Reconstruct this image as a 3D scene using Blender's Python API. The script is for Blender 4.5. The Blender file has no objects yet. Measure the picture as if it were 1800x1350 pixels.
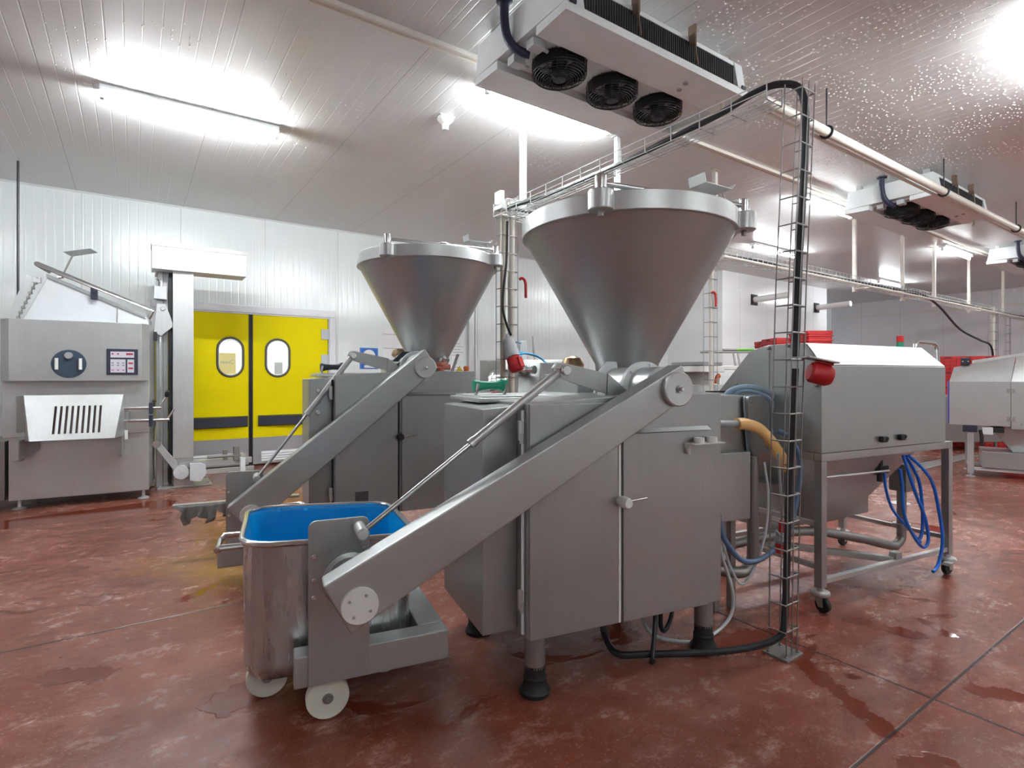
import bpy, bmesh, math, random
from mathutils import Vector, Matrix
PI = math.pi
random.seed(7)
S = bpy.context.scene
COL = S.collection

# ------------------------------------------------------------------ camera
cam_d = bpy.data.cameras.new('camera')
cam = bpy.data.objects.new('camera', cam_d); COL.objects.link(cam)
cam.location = (0, 0, 1.40)
cam.rotation_euler = (math.radians(90), 0, math.radians(-34.6))
cam_d.sensor_width = 36.0
cam_d.lens = 19.3
cam_d.shift_y = -13 / 1800
cam_d.clip_end = 100
S.camera = cam

# ------------------------------------------------------------------ world, exposure
W = bpy.data.worlds.new('world'); S.world = W; W.use_nodes = True
W.node_tree.nodes['Background'].inputs[0].default_value = (0.75, 0.8, 0.85, 1)
W.node_tree.nodes['Background'].inputs[1].default_value = 0.05
S.view_settings.view_transform = 'Standard'
S.view_settings.look = 'None'
S.view_settings.gamma = 1.0
S.view_settings.use_curve_mapping = False
S.view_settings.exposure = 3.0
TUBE_STRENGTH = 42.0

# ------------------------------------------------------------------ materials
MATS = {}
def principled(name):
    m = bpy.data.materials.new(name); m.use_nodes = True
    nt = m.node_tree
    return m, nt, nt.nodes['Principled BSDF']

def node(nt, typ, **kw):
    n = nt.nodes.new(typ)
    for k, v in kw.items():
        if k == 'inp':
            for i, val in v.items(): n.inputs[i].default_value = val
        else: setattr(n, k, v)
    return n

def mathn(nt, op, a, b=None, c=None):
    n = nt.nodes.new('ShaderNodeMath'); n.operation = op
    for i, v in enumerate((a, b, c)):
        if v is None: continue
        if hasattr(v, 'is_output'): nt.links.new(v, n.inputs[i])
        else: n.inputs[i].default_value = v
    return n.outputs[0]

def mixc(nt, fac, a, b):
    n = nt.nodes.new('ShaderNodeMix'); n.data_type = 'RGBA'
    if hasattr(fac, 'is_output'): nt.links.new(fac, n.inputs[0])
    else: n.inputs[0].default_value = fac
    for sock, v in ((n.inputs[6], a), (n.inputs[7], b)):
        if hasattr(v, 'is_output'): nt.links.new(v, sock)
        else: sock.default_value = (*v, 1)
    return n.outputs[2]

def ramp(nt, fac, lo, hi, a=0.0, b=1.0, smooth=True):
    n = nt.nodes.new('ShaderNodeMapRange')
    if smooth: n.interpolation_type = 'SMOOTHSTEP'
    nt.links.new(fac, n.inputs[0])
    n.inputs[1].default_value = lo; n.inputs[2].default_value = hi
    n.inputs[3].default_value = a; n.inputs[4].default_value = b
    return n.outputs[0]

def noise(nt, vec, scale, detail=4, rough=0.55, dist=0.0):
    n = node(nt, 'ShaderNodeTexNoise', inp={'Scale': scale, 'Detail': detail, 'Roughness': rough, 'Distortion': dist})
    if vec is not None: nt.links.new(vec, n.inputs['Vector'])
    return n.outputs['Fac']

def coords(nt, scale=(1, 1, 1), loc=(0, 0, 0), rot=(0, 0, 0)):
    tc = node(nt, 'ShaderNodeTexCoord')
    mp = node(nt, 'ShaderNodeMapping')
    mp.inputs['Scale'].default_value = scale; mp.inputs['Location'].default_value = loc
    mp.inputs['Rotation'].default_value = rot
    nt.links.new(tc.outputs['Object'], mp.inputs['Vector'])
    return mp.outputs[0]

def plain(name, col, rough=0.5, metal=0.0, vary=0.06, scale=9.0, spec=0.5, bump=0.0):
    m, nt, p = principled(name)
    v = coords(nt)
    f = noise(nt, v, scale)
    a = tuple(c * (1 - vary) for c in col); b = tuple(min(1, c * (1 + vary)) for c in col)
    nt.links.new(mixc(nt, f, a, b), p.inputs['Base Color'])
    nt.links.new(ramp(nt, f, 0.3, 0.7, max(0.02, rough - 0.06), min(1, rough + 0.06)), p.inputs['Roughness'])
    p.inputs['Metallic'].default_value = metal
    p.inputs['Specular IOR Level'].default_value = spec
    if bump:
        bn = node(nt, 'ShaderNodeBump', inp={'Strength': bump, 'Distance': 0.004})
        nt.links.new(noise(nt, v, scale * 6), bn.inputs['Height']); nt.links.new(bn.outputs[0], p.inputs['Normal'])
    MATS[name] = m
    return m

def steel(name, col=0.56, rough=0.36, streak=(70, 70, 1.5), amt=0.09, tint=(0.97, 1.0, 1.0), blotch=0.08, metal=0.72):
    m, nt, p = principled(name)
    v = coords(nt, streak)
    f = noise(nt, v, 1.0, 3)
    g = noise(nt, coords(nt), 3.0, 5)
    s = mathn(nt, 'ADD', mathn(nt, 'MULTIPLY', f, amt * 2), mathn(nt, 'MULTIPLY', g, blotch * 2))
    s = mathn(nt, 'ADD', s, 1 - amt - blotch)
    vm = node(nt, 'ShaderNodeVectorMath', operation='SCALE')
    vm.inputs[0].default_value = tuple(col * t for t in tint)
    nt.links.new(s, vm.inputs['Scale'])
    nt.links.new(vm.outputs[0], p.inputs['Base Color'])
    r = mathn(nt, 'ADD', mathn(nt, 'MULTIPLY', f, 0.14), mathn(nt, 'MULTIPLY', g, 0.12))
    nt.links.new(mathn(nt, 'ADD', r, rough - 0.13), p.inputs['Roughness'])
    p.inputs['Metallic'].default_value = metal
    MATS[name] = m
    return m

STEEL = steel('brushed_steel', 0.42, 0.36)
STEEL_H = steel('spun_steel', 0.43, 0.34, streak=(1.2, 1.2, 60), amt=0.07, blotch=0.03, metal=0.62)
STEEL_L = steel('light_steel', 0.58, 0.42, streak=(40, 40, 2))
STEEL_D = steel('dull_steel', 0.31, 0.45, tint=(1.0, 0.98, 0.95))
STEEL_F = steel('flat_steel', 0.47, 0.38, streak=(3, 60, 60), amt=0.05)
CHROME = steel('polished_steel', 0.66, 0.18, amt=0.03, blotch=0.02, metal=0.95)
STEEL_T = steel('tote_steel', 0.50, 0.27, streak=(30, 30, 2), amt=0.015, blotch=0.02, metal=0.85)
GALV = steel('galvanised', 0.58, 0.5, streak=(6, 6, 6), amt=0.12)
ALU = plain('cast_aluminium', (0.55, 0.57, 0.58), 0.42, 0.75)
WHITE = plain('white_plastic', (0.80, 0.81, 0.79), 0.4)
CREAM = plain('cream_nylon', (0.72, 0.70, 0.60), 0.45)
PAINT_W = plain('white_enamel', (0.77, 0.81, 0.82), 0.35)
PVC = plain('cream_pvc', (0.74, 0.71, 0.64), 0.4)
BLACK = plain('black_rubber', (0.012, 0.013, 0.015), 0.55)
CABLE = plain('black_cable', (0.02, 0.022, 0.028), 0.38)
NAVY = plain('dark_blue_black', (0.025, 0.03, 0.05), 0.45)
RED = plain('red_plastic', (0.55, 0.018, 0.022), 0.4)
CRATE = plain('red_crate', (0.62, 0.03, 0.03), 0.45)
GREEN = plain('green_handle', (0.01, 0.36, 0.21), 0.4)
YEL = plain('yellow_door', (0.84, 0.71, 0.0), 0.6, vary=0.02, spec=0.12)
YELLOW = plain('yellow_plastic', (0.78, 0.62, 0.03), 0.45)
ORANGE = plain('orange_plastic', (0.75, 0.20, 0.05), 0.45)
PINK = plain('salmon_plastic', (0.65, 0.21, 0.15), 0.5)
BRONZE = plain('bronze_cap', (0.36, 0.25, 0.15), 0.32, 0.8)
BLUE = plain('blue_lining', (0.0, 0.34, 0.72), 0.35, vary=0.12, scale=5)
BLUEH = plain('blue_hose', (0.01, 0.16, 0.68), 0.35)
LBLUE = plain('pale_blue_hose', (0.30, 0.43, 0.55), 0.4)
CBLUE = plain('sky_blue_hose', (0.05, 0.35, 0.62), 0.35)
MBLUE = plain('slate_blue_hose', (0.10, 0.17, 0.30), 0.45)
SIGNB = plain('sign_blue', (0.01, 0.12, 0.50), 0.45)
PAPER = plain('paper', (0.78, 0.79, 0.80), 0.6)
GREY = plain('grey_plastic', (0.35, 0.37, 0.39), 0.45)
LGREY = plain('light_grey_plastic', (0.58, 0.61, 0.64), 0.45)
KICK = plain('kick_plate', (0.36, 0.36, 0.38), 0.45, 0.3)
FRAMEW = plain('door_frame', (0.74, 0.76, 0.80), 0.35)
RUST = plain('rusty_metal', (0.22, 0.15, 0.11), 0.6, 0.4, vary=0.3)
COIL = plain('coil_fins', (0.035, 0.037, 0.042), 0.55)
FILM = plain('grey_film', (0.22, 0.215, 0.21), 0.4)
LIME = plain('lime_handle', (0.16, 0.50, 0.06), 0.45)
CURB = plain('curb_screed', (0.50, 0.47, 0.42), 0.55)

def make_amber():
    m, nt, p = principled('amber_hose')
    p.inputs['Base Color'].default_value = (0.92, 0.58, 0.24, 1)
    p.inputs['Roughness'].default_value = 0.3
    p.inputs['Subsurface Weight'].default_value = 0.25
    p.inputs['Subsurface Radius'].default_value = (0.03, 0.02, 0.01)
    p.inputs['Transmission Weight'].default_value = 0.0
    return m
AMBER = make_amber()

def make_glass():
    m, nt, p = principled('door_glass')
    v = coords(nt)
    nt.links.new(mixc(nt, noise(nt, v, 5), (0.84, 0.87, 0.88), (0.94, 0.95, 0.95)), p.inputs['Base Color'])
    p.inputs['Roughness'].default_value = 0.12
    p.inputs['Emission Color'].default_value = (0.92, 0.97, 0.98, 1)
    p.inputs['Emission Strength'].default_value = 0.05  # faint glow and near-white base stand in for the lit room beyond
    return m
PANE = make_glass()

def make_water():
    m, nt, p = principled('water_drops')
    p.inputs['Base Color'].default_value = (0.95, 0.96, 0.97, 1)  # clear drops coloured near-white to stand for lamp glints
    p.inputs['Roughness'].default_value = 0.16
    p.inputs['Specular IOR Level'].default_value = 1.0
    return m
WATER = make_water()

def make_tube(name='tube_glow', k=1.0):
    m, nt, p = principled(name)
    p.inputs['Base Color'].default_value = (0.9, 0.93, 1, 1)
    p.inputs['Emission Color'].default_value = (0.94, 0.985, 1.0, 1)
    p.inputs['Emission Strength'].default_value = TUBE_STRENGTH * k
    return m
TUBE = make_tube()
TUBE_DIM = make_tube('dim_tube_glow', 0.36)  # same tubes turned down to curb far ceiling glare; also for fill

def groove(nt, comp, period, width, offset=0.0):
    # 1 in the groove, 0 on the flat
    t = mathn(nt, 'ADD', comp, offset)
    t = mathn(nt, 'DIVIDE', t, period)
    fr = mathn(nt, 'FRACT', t)
    d = mathn(nt, 'ABSOLUTE', mathn(nt, 'SUBTRACT', fr, 0.5))
    return ramp(nt, d, width / period / 2, 0.0)

def make_panel(name, col, axis, period, width, joint, rough=0.28, dirt=0.05, dirtcol=(0.45, 0.38, 0.30), bumpd=0.0018, joff=0.0):
    m, nt, p = principled(name)
    tc = node(nt, 'ShaderNodeTexCoord')
    sp = node(nt, 'ShaderNodeSeparateXYZ'); nt.links.new(tc.outputs['Object'], sp.inputs[0])
    c = sp.outputs[axis]
    g = groove(nt, c, period, width)
    j = groove(nt, c, joint, 0.012, joff)
    v = coords(nt)
    n1 = noise(nt, v, 1.1, 6, 0.6)
    n2 = noise(nt, v, 14.0, 4)
    base = mixc(nt, ramp(nt, n1, 0.45, 0.85, 0, dirt * 3), col, dirtcol)
    base = mixc(nt, ramp(nt, n2, 0.64, 0.76, 0, dirt * 5), base, dirtcol)
    base = mixc(nt, mathn(nt, 'MULTIPLY', j, 0.55), base, (0.12, 0.11, 0.10))
    nt.links.new(base, p.inputs['Base Color'])
    nt.links.new(ramp(nt, n1, 0.2, 0.8, rough - 0.02, rough + 0.05), p.inputs['Roughness'])
    h = mathn(nt, 'SUBTRACT', 1.0, mathn(nt, 'MAXIMUM', g, j))
    b = node(nt, 'ShaderNodeBump', inp={'Strength': 0.6, 'Distance': bumpd})
    nt.links.new(h, b.inputs['Height']); nt.links.new(b.outputs[0], p.inputs['Normal'])
    return m
WALLX = make_panel('wall_panel_x', (0.76, 0.815, 0.815), 0, 0.10, 0.030, 1.15, 0.20, 0.02)
WALLY = make_panel('wall_panel_y', (0.76, 0.75, 0.78), 1, 0.10, 0.030, 1.15, 0.32, 0.03)
COLDW = make_panel('cold_panel', (0.84, 0.85, 0.86), 0, 1.15, 0.012, 1.15, 0.16, 0.01)
CEIL = make_panel('ceiling_panel', (0.70, 0.705, 0.70), 0, 0.115, 0.014, 1.24, 0.30, 0.022, (0.46, 0.38, 0.30), 0.0025, 0.62 + 0.63)

def seg_dist(nt, x, y, ax, ay, bx, by):
    # distance from (x, y) to a segment, in node math
    dx, dy = bx - ax, by - ay
    l2 = dx * dx + dy * dy
    px = mathn(nt, 'SUBTRACT', x, ax); py = mathn(nt, 'SUBTRACT', y, ay)
    t = mathn(nt, 'ADD', mathn(nt, 'MULTIPLY', px, dx / l2), mathn(nt, 'MULTIPLY', py, dy / l2))
    t = mathn(nt, 'MINIMUM', mathn(nt, 'MAXIMUM', t, 0.0), 1.0)
    ex = mathn(nt, 'SUBTRACT', px, mathn(nt, 'MULTIPLY', t, dx)); ey = mathn(nt, 'SUBTRACT', py, mathn(nt, 'MULTIPLY', t, dy))
    return mathn(nt, 'SQRT', mathn(nt, 'ADD', mathn(nt, 'MULTIPLY', ex, ex), mathn(nt, 'MULTIPLY', ey, ey)))

def make_floor():
    m, nt, p = principled('red_resin_floor')
    tc = node(nt, 'ShaderNodeTexCoord')
    sp = node(nt, 'ShaderNodeSeparateXYZ'); nt.links.new(tc.outputs['Object'], sp.inputs[0])
    x, y = sp.outputs[0], sp.outputs[1]
    v = coords(nt)
    vs = coords(nt, (0.85, 1.25, 1), rot=(0, 0, math.radians(12)))
    big = noise(nt, v, 0.9, 6, 0.62, 0.6)
    mid = noise(nt, vs, 5.5, 14, 0.80, 0.15)
    fine = noise(nt, v, 70.0, 6, 0.75)
    col = mixc(nt, ramp(nt, big, 0.38, 0.62), (0.205, 0.052, 0.028), (0.290, 0.105, 0.072))
    col = mixc(nt, ramp(nt, mid, 0.50, 0.64, 0, 0.62), col, (0.43, 0.235, 0.185))
    col = mixc(nt, ramp(nt, mid, 0.47, 0.37, 0, 0.7), col, (0.165, 0.038, 0.020))
    col = mixc(nt, ramp(nt, fine, 0.56, 0.72, 0, 0.5), col, (0.54, 0.40, 0.36))
    # wet patches: darker, glossy, with an edge of their own
    w1 = noise(nt, coords(nt, (0.8, 1.25, 1), (3.1, 1.7, 0)), 1.5, 7, 0.66, 0.9)
    wet = ramp(nt, w1, 0.60, 0.635)
    edge = mathn(nt, 'MULTIPLY', mathn(nt, 'SUBTRACT', noise(nt, v, 16.0, 4), 0.5), 0.14)
    for (ax, ay, bx, by, r) in ((2.70, 1.42, 2.45, 0.95, 0.045), (2.50, 1.78, 2.85, 1.62, 0.10), (2.30, 0.82, 2.42, 0.76, 0.04),
                                (3.10, 0.83, 3.20, 0.71, 0.05), (-0.9, 7.0, 0.2, 7.15, 0.22), (0.34, 2.64, 0.55, 2.74, 0.10),
                                (-0.30, 3.32, -0.14, 3.24, 0.07), (-0.20, 4.26, -0.14, 4.33, 0.05), (0.25, 4.0, 0.42, 4.13, 0.04),
                                (3.40, 1.50, 3.48, 1.20, 0.05), (3.74, 1.27, 3.64, 1.10, 0.03), (2.74, 1.22, 2.76, 1.20, 0.02)):
        d = mathn(nt, 'ADD', seg_dist(nt, x, y, ax, ay, bx, by), edge)
        wet = mathn(nt, 'MAXIMUM', wet, ramp(nt, d, r + 0.01, r - 0.005))
    col = mixc(nt, mathn(nt, 'MULTIPLY', wet, 0.85), col, (0.165, 0.030, 0.014))
    # yellow stain of spilt spice beside the rear filler
    ys = ramp(nt, mathn(nt, 'ADD', seg_dist(nt, x, y, 0.15, 4.9, 0.9, 4.0), mathn(nt, 'MULTIPLY', noise(nt, v, 5), 0.5)), 0.62, 0.22, 0, 0.38)
    col = mixc(nt, ys, col, (0.42, 0.20, 0.03))
    # saw-cut joints
    jw = 0.006
    j = None
    for comp, off in ((y, 0.925), (y, 3.76), (y, 6.6), (x, 2.86), (x, 7.3), (x, 11.8), (x, -1.6)):
        k = ramp(nt, mathn(nt, 'ABSOLUTE', mathn(nt, 'SUBTRACT', comp, off)), jw + 0.003, jw - 0.002)
        j = k if j is None else mathn(nt, 'MAXIMUM', j, k)
    col = mixc(nt, mathn(nt, 'MULTIPLY', j, 0.9), col, (0.05, 0.035, 0.03))
    nt.links.new(col, p.inputs['Base Color'])
    r0 = ramp(nt, mathn(nt, 'ADD', mathn(nt, 'MULTIPLY', mid, 0.6), mathn(nt, 'MULTIPLY', big, 0.4)), 0.36, 0.64, 0.10, 0.32)
    r1 = mathn(nt, 'ADD', mathn(nt, 'MULTIPLY', wet, mathn(nt, 'SUBTRACT', 0.05, r0)), r0)
    p.inputs['Specular IOR Level'].default_value = 0.4
    nt.links.new(r1, p.inputs['Roughness'])
    hgt = mathn(nt, 'ADD', mathn(nt, 'MULTIPLY', fine, 0.35), mathn(nt, 'MULTIPLY', mid, 0.9))
    hgt = mathn(nt, 'MULTIPLY', hgt, mathn(nt, 'SUBTRACT', 1.0, mathn(nt, 'MULTIPLY', wet, 0.9)))
    hgt = mathn(nt, 'SUBTRACT', hgt, mathn(nt, 'MULTIPLY', j, 1.5))
    b = node(nt, 'ShaderNodeBump', inp={'Strength': 0.30, 'Distance': 0.008})
    nt.links.new(hgt, b.inputs['Height']); nt.links.new(b.outputs[0], p.inputs['Normal'])
    return m
FLOOR = make_floor()

# ------------------------------------------------------------------ mesh helpers
def catmull(pts, n=8):
    P = [Vector(p) for p in pts]
    if len(P) < 3: return P
    Q = [P[0] * 2 - P[1]] + P + [P[-1] * 2 - P[-2]]
    out = []
    for i in range(1, len(Q) - 2):
        a, b, c, d = Q[i - 1:i + 3]
        for k in range(n):
            t = k / n
            out.append(0.5 * ((2 * b) + (c - a) * t + (2 * a - 5 * b + 4 * c - d) * t * t + (3 * b - a - 3 * c + d) * t ** 3))
    out.append(P[-1])
    return out

class MB:
    def __init__(s): s.bm = bmesh.new()
    def box(s, x0, x1, y0, y1, z0, z1, bev=0.004):
        b = bmesh.new()
        bmesh.ops.create_cube(b, size=1)
        for v in b.verts:
            v.co = Vector(((x0 + x1) / 2 + v.co.x * (x1 - x0), (y0 + y1) / 2 + v.co.y * (y1 - y0), (z0 + z1) / 2 + v.co.z * (z1 - z0)))
        if bev: bmesh.ops.bevel(b, geom=b.edges[:], offset=min(bev, abs(x1 - x0) / 3, abs(y1 - y0) / 3, abs(z1 - z0) / 3), segments=2, affect='EDGES', profile=0.5)
        return s.add(b)
    def add(s, b):
        me = bpy.data.meshes.new('t'); b.to_mesh(me); b.free()
        s.bm.from_mesh(me); bpy.data.meshes.remove(me)
        return s
    def prism(s, pts, vec, bev=0.003):
        b = bmesh.new()
        vec = Vector(vec)
        v0 = [b.verts.new(p) for p in pts]
        v1 = [b.verts.new(Vector(p) + vec) for p in pts]
        b.faces.new(v0); b.faces.new(v1[::-1])
        n = len(pts)
        for i in range(n): b.faces.new((v0[i], v1[i], v1[(i + 1) % n], v0[(i + 1) % n]))
        bmesh.ops.recalc_face_normals(b, faces=b.faces[:])
        if bev: bmesh.ops.bevel(b, geom=b.edges[:], offset=bev, segments=2, affect='EDGES', profile=0.5)
        return s.add(b)
    def hull(s, pts, bev=0.003):
        b = bmesh.new()
        for p in pts: b.verts.new(p)
        bmesh.ops.convex_hull(b, input=b.verts[:])
        bmesh.ops.dissolve_limit(b, angle_limit=0.02, verts=b.verts[:], edges=b.edges[:])
        if bev: bmesh.ops.bevel(b, geom=b.edges[:], offset=bev, segments=2, affect='EDGES', profile=0.5)
        return s.add(b)
    def tube(s, pts, r, seg=10, smooth=0, closed=False, ripple=0):
        P = catmull(pts, smooth) if smooth else [Vector(p) for p in pts]
        n = len(P)
        up = None; rings = []
        for i in range(n):
            if closed: t = P[(i + 1) % n] - P[i - 1]
            elif i == 0: t = P[1] - P[0]
            elif i == n - 1: t = P[-1] - P[-2]
            else: t = (P[i + 1] - P[i]).normalized() + (P[i] - P[i - 1]).normalized()
            if t.length < 1e-9: t = Vector((0, 0, 1))
            t.normalize()
            if up is None:
                up = Vector((0, 0, 1)) if abs(t.z) < 0.9 else Vector((1, 0, 0))
            a = up - t * up.dot(t)
            if a.length < 1e-6: a = Vector((1, 0, 0)) - t * t.x
            a.normalize(); up = a
            bb = t.cross(a)
            rr = r * (1 + (ripple if i % 2 else -ripple)) if ripple else r
            if not closed and 0 < i < n - 1:
                d1 = (P[i] - P[i - 1]).normalized(); d2 = (P[i + 1] - P[i]).normalized()
                rr /= max(0.5, math.cos(d1.angle(d2, 0) / 2)) if not smooth else 1
            rings.append([s.bm.verts.new(P[i] + (a * math.cos(2 * PI * k / seg) + bb * math.sin(2 * PI * k / seg)) * rr) for k in range(seg)])
        m = n if closed else n - 1
        for i in range(m):
            A, B = rings[i], rings[(i + 1) % n]
            for k in range(seg): s.bm.faces.new((A[k], A[(k + 1) % seg], B[(k + 1) % seg], B[k]))
        if not closed:
            s.bm.faces.new(rings[0][::-1]); s.bm.faces.new(rings[-1])
        return s
    def cyl(s, p0, p1, r, r2=None, seg=24):
        return s.lathe([(r, 0), (r if r2 is None else r2, (Vector(p1) - Vector(p0)).length)], p0, Vector(p1) - Vector(p0), seg)
    def lathe(s, prof, origin=(0, 0, 0), axis=(0, 0, 1), seg=32, cap=True):
        o = Vector(origin); a = Vector(axis).normalized()
        u = a.orthogonal().normalized(); w = a.cross(u)
        rings = []
        for r, z in prof:
            if r < 1e-6: rings.append([s.bm.verts.new(o + a * z)])
            else: rings.append([s.bm.verts.new(o + a * z + (u * math.cos(2 * PI * k / seg) + w * math.sin(2 * PI * k / seg)) * r) for k in range(seg)])
        for A, B in zip(rings, rings[1:]):
            for k in range(seg):
                k2 = (k + 1) % seg
                if len(A) == 1 and len(B) == 1: continue
                if len(A) == 1: s.bm.faces.new((A[0], B[k2], B[k]))
                elif len(B) == 1: s.bm.faces.new((A[k], A[k2], B[0]))
                else: s.bm.faces.new((A[k], A[k2], B[k2], B[k]))
        if cap:
            if len(rings[0]) > 1: s.bm.faces.new(rings[0][::-1])
            if len(rings[-1]) > 1: s.bm.faces.new(rings[-1])
        return s
    def loft(s, loops, cap0=True, cap1=True):
        R = [[s.bm.verts.new(p) for p in L] for L in loops]
        n = len(R[0])
        for A, B in zip(R, R[1:]):
            for k in range(n): s.bm.faces.new((A[k], A[(k + 1) % n], B[(k + 1) % n], B[k]))
        if cap0: s.bm.faces.new(R[0][::-1])
        if cap1: s.bm.faces.new(R[-1])
        return s
    def sphere(s, c, r, seg=12, sz=1.0):
        prof = [(r * math.sin(PI * i / 8), -r * sz * math.cos(PI * i / 8)) for i in range(9)]
        prof[0] = (0, -r * sz); prof[-1] = (0, r * sz)
        return s.lathe(prof, c, (0, 0, 1), seg)
    def bolt(s, c, axis, r=0.010, h=0.008):
        return s.lathe([(r, 0), (r, h * 0.7), (r * 0.75, h)], c, axis, 6)
    def build(s, name, mat, parent=None, ang=35, loc=None):
        bmesh.ops.recalc_face_normals(s.bm, faces=s.bm.faces[:])
        me = bpy.data.meshes.new(name); s.bm.to_mesh(me); s.bm.free()
        for p in me.polygons: p.use_smooth = True
        me.set_sharp_from_angle(angle=math.radians(ang))
        me.materials.append(mat)
        o = bpy.data.objects.new(name, me); COL.objects.link(o)
        wn = o.modifiers.new('normals', 'WEIGHTED_NORMAL'); wn.keep_sharp = True; wn.weight = 80
        if parent: o.parent = parent
        if loc: o.location = loc
        return o

def tag(o, label=None, cat=None, group=None, kind=None):
    if label: o['label'] = label
    if cat: o['category'] = cat
    if group: o['group'] = group
    if kind: o['kind'] = kind
    return o

def thing(name, label, cat, loc=(0, 0, 0), rz=0.0, group=None):
    o = bpy.data.objects.new(name, None); COL.objects.link(o)
    o.empty_display_size = 0.1
    o.location = loc; o.rotation_euler = (0, 0, math.radians(rz))
    return tag(o, label, cat, group)

def copy_tree(o, parent=None):
    c = o.copy(); COL.objects.link(c)
    if parent: c.parent = parent
    for ch in list(o.children): copy_tree(ch, c)
    return c

def struct(o): return tag(o, kind='structure')

def text_mesh(name, txt, size, mat, parent, loc, rot, align='CENTER', depth=0.001):
    cu = bpy.data.curves.new(name, 'FONT'); cu.body = txt; cu.size = size; cu.align_x = align; cu.extrude = depth
    t = bpy.data.objects.new(name, cu); COL.objects.link(t)
    dg = bpy.context.evaluated_depsgraph_get()
    me = bpy.data.meshes.new_from_object(t.evaluated_get(dg))
    bpy.data.objects.remove(t)
    me.materials.clear(); me.materials.append(mat)
    o = bpy.data.objects.new(name, me); COL.objects.link(o)
    o.parent = parent; o.location = loc; o.rotation_euler = rot
    return o

def rrect(x0, x1, y0, y1, r, z, n=6):
    pts = []
    for cx, cy, a0 in ((x1 - r, y1 - r, 0), (x0 + r, y1 - r, 90), (x0 + r, y0 + r, 180), (x1 - r, y0 + r, 270)):
        for k in range(n + 1):
            a = math.radians(a0 + 90 * k / n)
            pts.append(Vector((cx + r * math.cos(a), cy + r * math.sin(a), z)))
    return pts

# ------------------------------------------------------------------ room
CZ = 3.90
struct(MB().box(-3.6, 20.6, -4.2, 9.6, -0.2, 0.0, 0).build('floor', FLOOR))
struct(MB().box(-3.6, 20.6, -4.2, 9.6, CZ, CZ + 0.15, 0).build('ceiling', CEIL))
def wall_with_hole(name, mat, x0, x1, hx0, hx1, hz):
    m = MB()
    m.box(x0, hx0, 9.4, 9.6, 0, CZ, 0); m.box(hx1, x1, 9.4, 9.6, 0, CZ, 0); m.box(hx0, hx1, 9.4, 9.6, hz, CZ, 0)
    m.box(hx0, hx1, 9.55, 9.6, 0, hz, 0)
    return m.build(name, mat)
struct(wall_with_hole('wall_left', WALLX, -3.6, 11.40, 0.30, 2.72, 2.40))
struct(MB().box(20.4, 20.6, -4.2, 9.6, 0, CZ, 0).build('wall_far', WALLY))
struct(MB().box(-3.8, -3.6, -4.2, 9.6, 0, CZ, 0).build('wall_near', WALLY))
struct(MB().box(-3.6, 20.6, -4.4, -4.2, 0, CZ, 0).build('wall_right', WALLX))
m = MB(); m.box(11.38, 16.3, 7.8, 9.6, 0, CZ, 0)
struct(m.build('wall_coldroom', COLDW))
m = MB(); m.prism([(-3.6, 9.4, 0), (-3.6, 9.26, 0), (-3.6, 9.30, 0.13), (-3.6, 9.4, 0.16)], (3.86, 0, 0), 0)
m.prism([(2.86, 9.4, 0), (2.86, 9.26, 0), (2.86, 9.30, 0.13), (2.86, 9.4, 0.16)], (8.5, 0, 0), 0)
struct(m.build('baseboard_left', CURB))
m = MB(); m.box(-3.6, 0.24, 9.385, 9.4, 0.165, 0.25, 0.003); m.box(2.86, 11.3, 9.385, 9.4, 0.165, 0.25, 0.003)
struct(m.build('trim_1', GREY))
# door frame around the pair of swing doors
m = MB()
for x0, x1 in ((0.20, 0.30), (2.72, 2.82)): m.box(x0, x1, 9.33, 9.42, 0, 2.39, 0.008)
m.box(0.20, 2.82, 9.33, 9.42, 2.39, 2.50, 0.008)
m.box(0.30, 0.315, 9.35, 9.42, 0, 2.37, 0.002); m.box(2.705, 2.72, 9.35, 9.42, 0, 2.37, 0.002); m.box(0.30, 2.72, 9.352, 9.42, 2.37, 2.391, 0.002)
struct(m.build('trim_2', FRAMEW))
# aluminium cover strip across the ceiling joint
m = MB(); m.box(-3.6, 20.4, 3.66, 3.68, CZ - 0.035, CZ, 0.003); m.box(-3.6, 20.4, 3.73, 3.75, CZ - 0.03, CZ, 0.003); m.box(-3.6, 20.4, 3.68, 3.73, CZ - 0.018, CZ, 0.002)
struct(m.build('trim_3', PVC))
# cornice along the left wall
m = MB(); m.prism([(-3.6, 9.40, CZ), (-3.6, 9.375, CZ), (-3.6, 9.40, CZ - 0.025)], (14.98, 0, 0), 0)
struct(m.build('trim_4', PAINT_W))
m = MB(); m.box(20.36, 20.4, -4.2, 9.4, 3.42, 3.46, 0.004)
struct(m.build('trim_5', PVC))
# floor gutter with grating
m = MB()
for k in range(60): m.box(7.0 + k * 0.09, 7.06 + k * 0.09, 3.32, 3.50, -0.004, 0.004, 0)
m.box(6.95, 12.5, 3.28, 3.32, -0.004, 0.006, 0); m.box(6.95, 12.5, 3.50, 3.54, -0.004, 0.006, 0)
struct(m.build('trim_6', STEEL_D))

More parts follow.
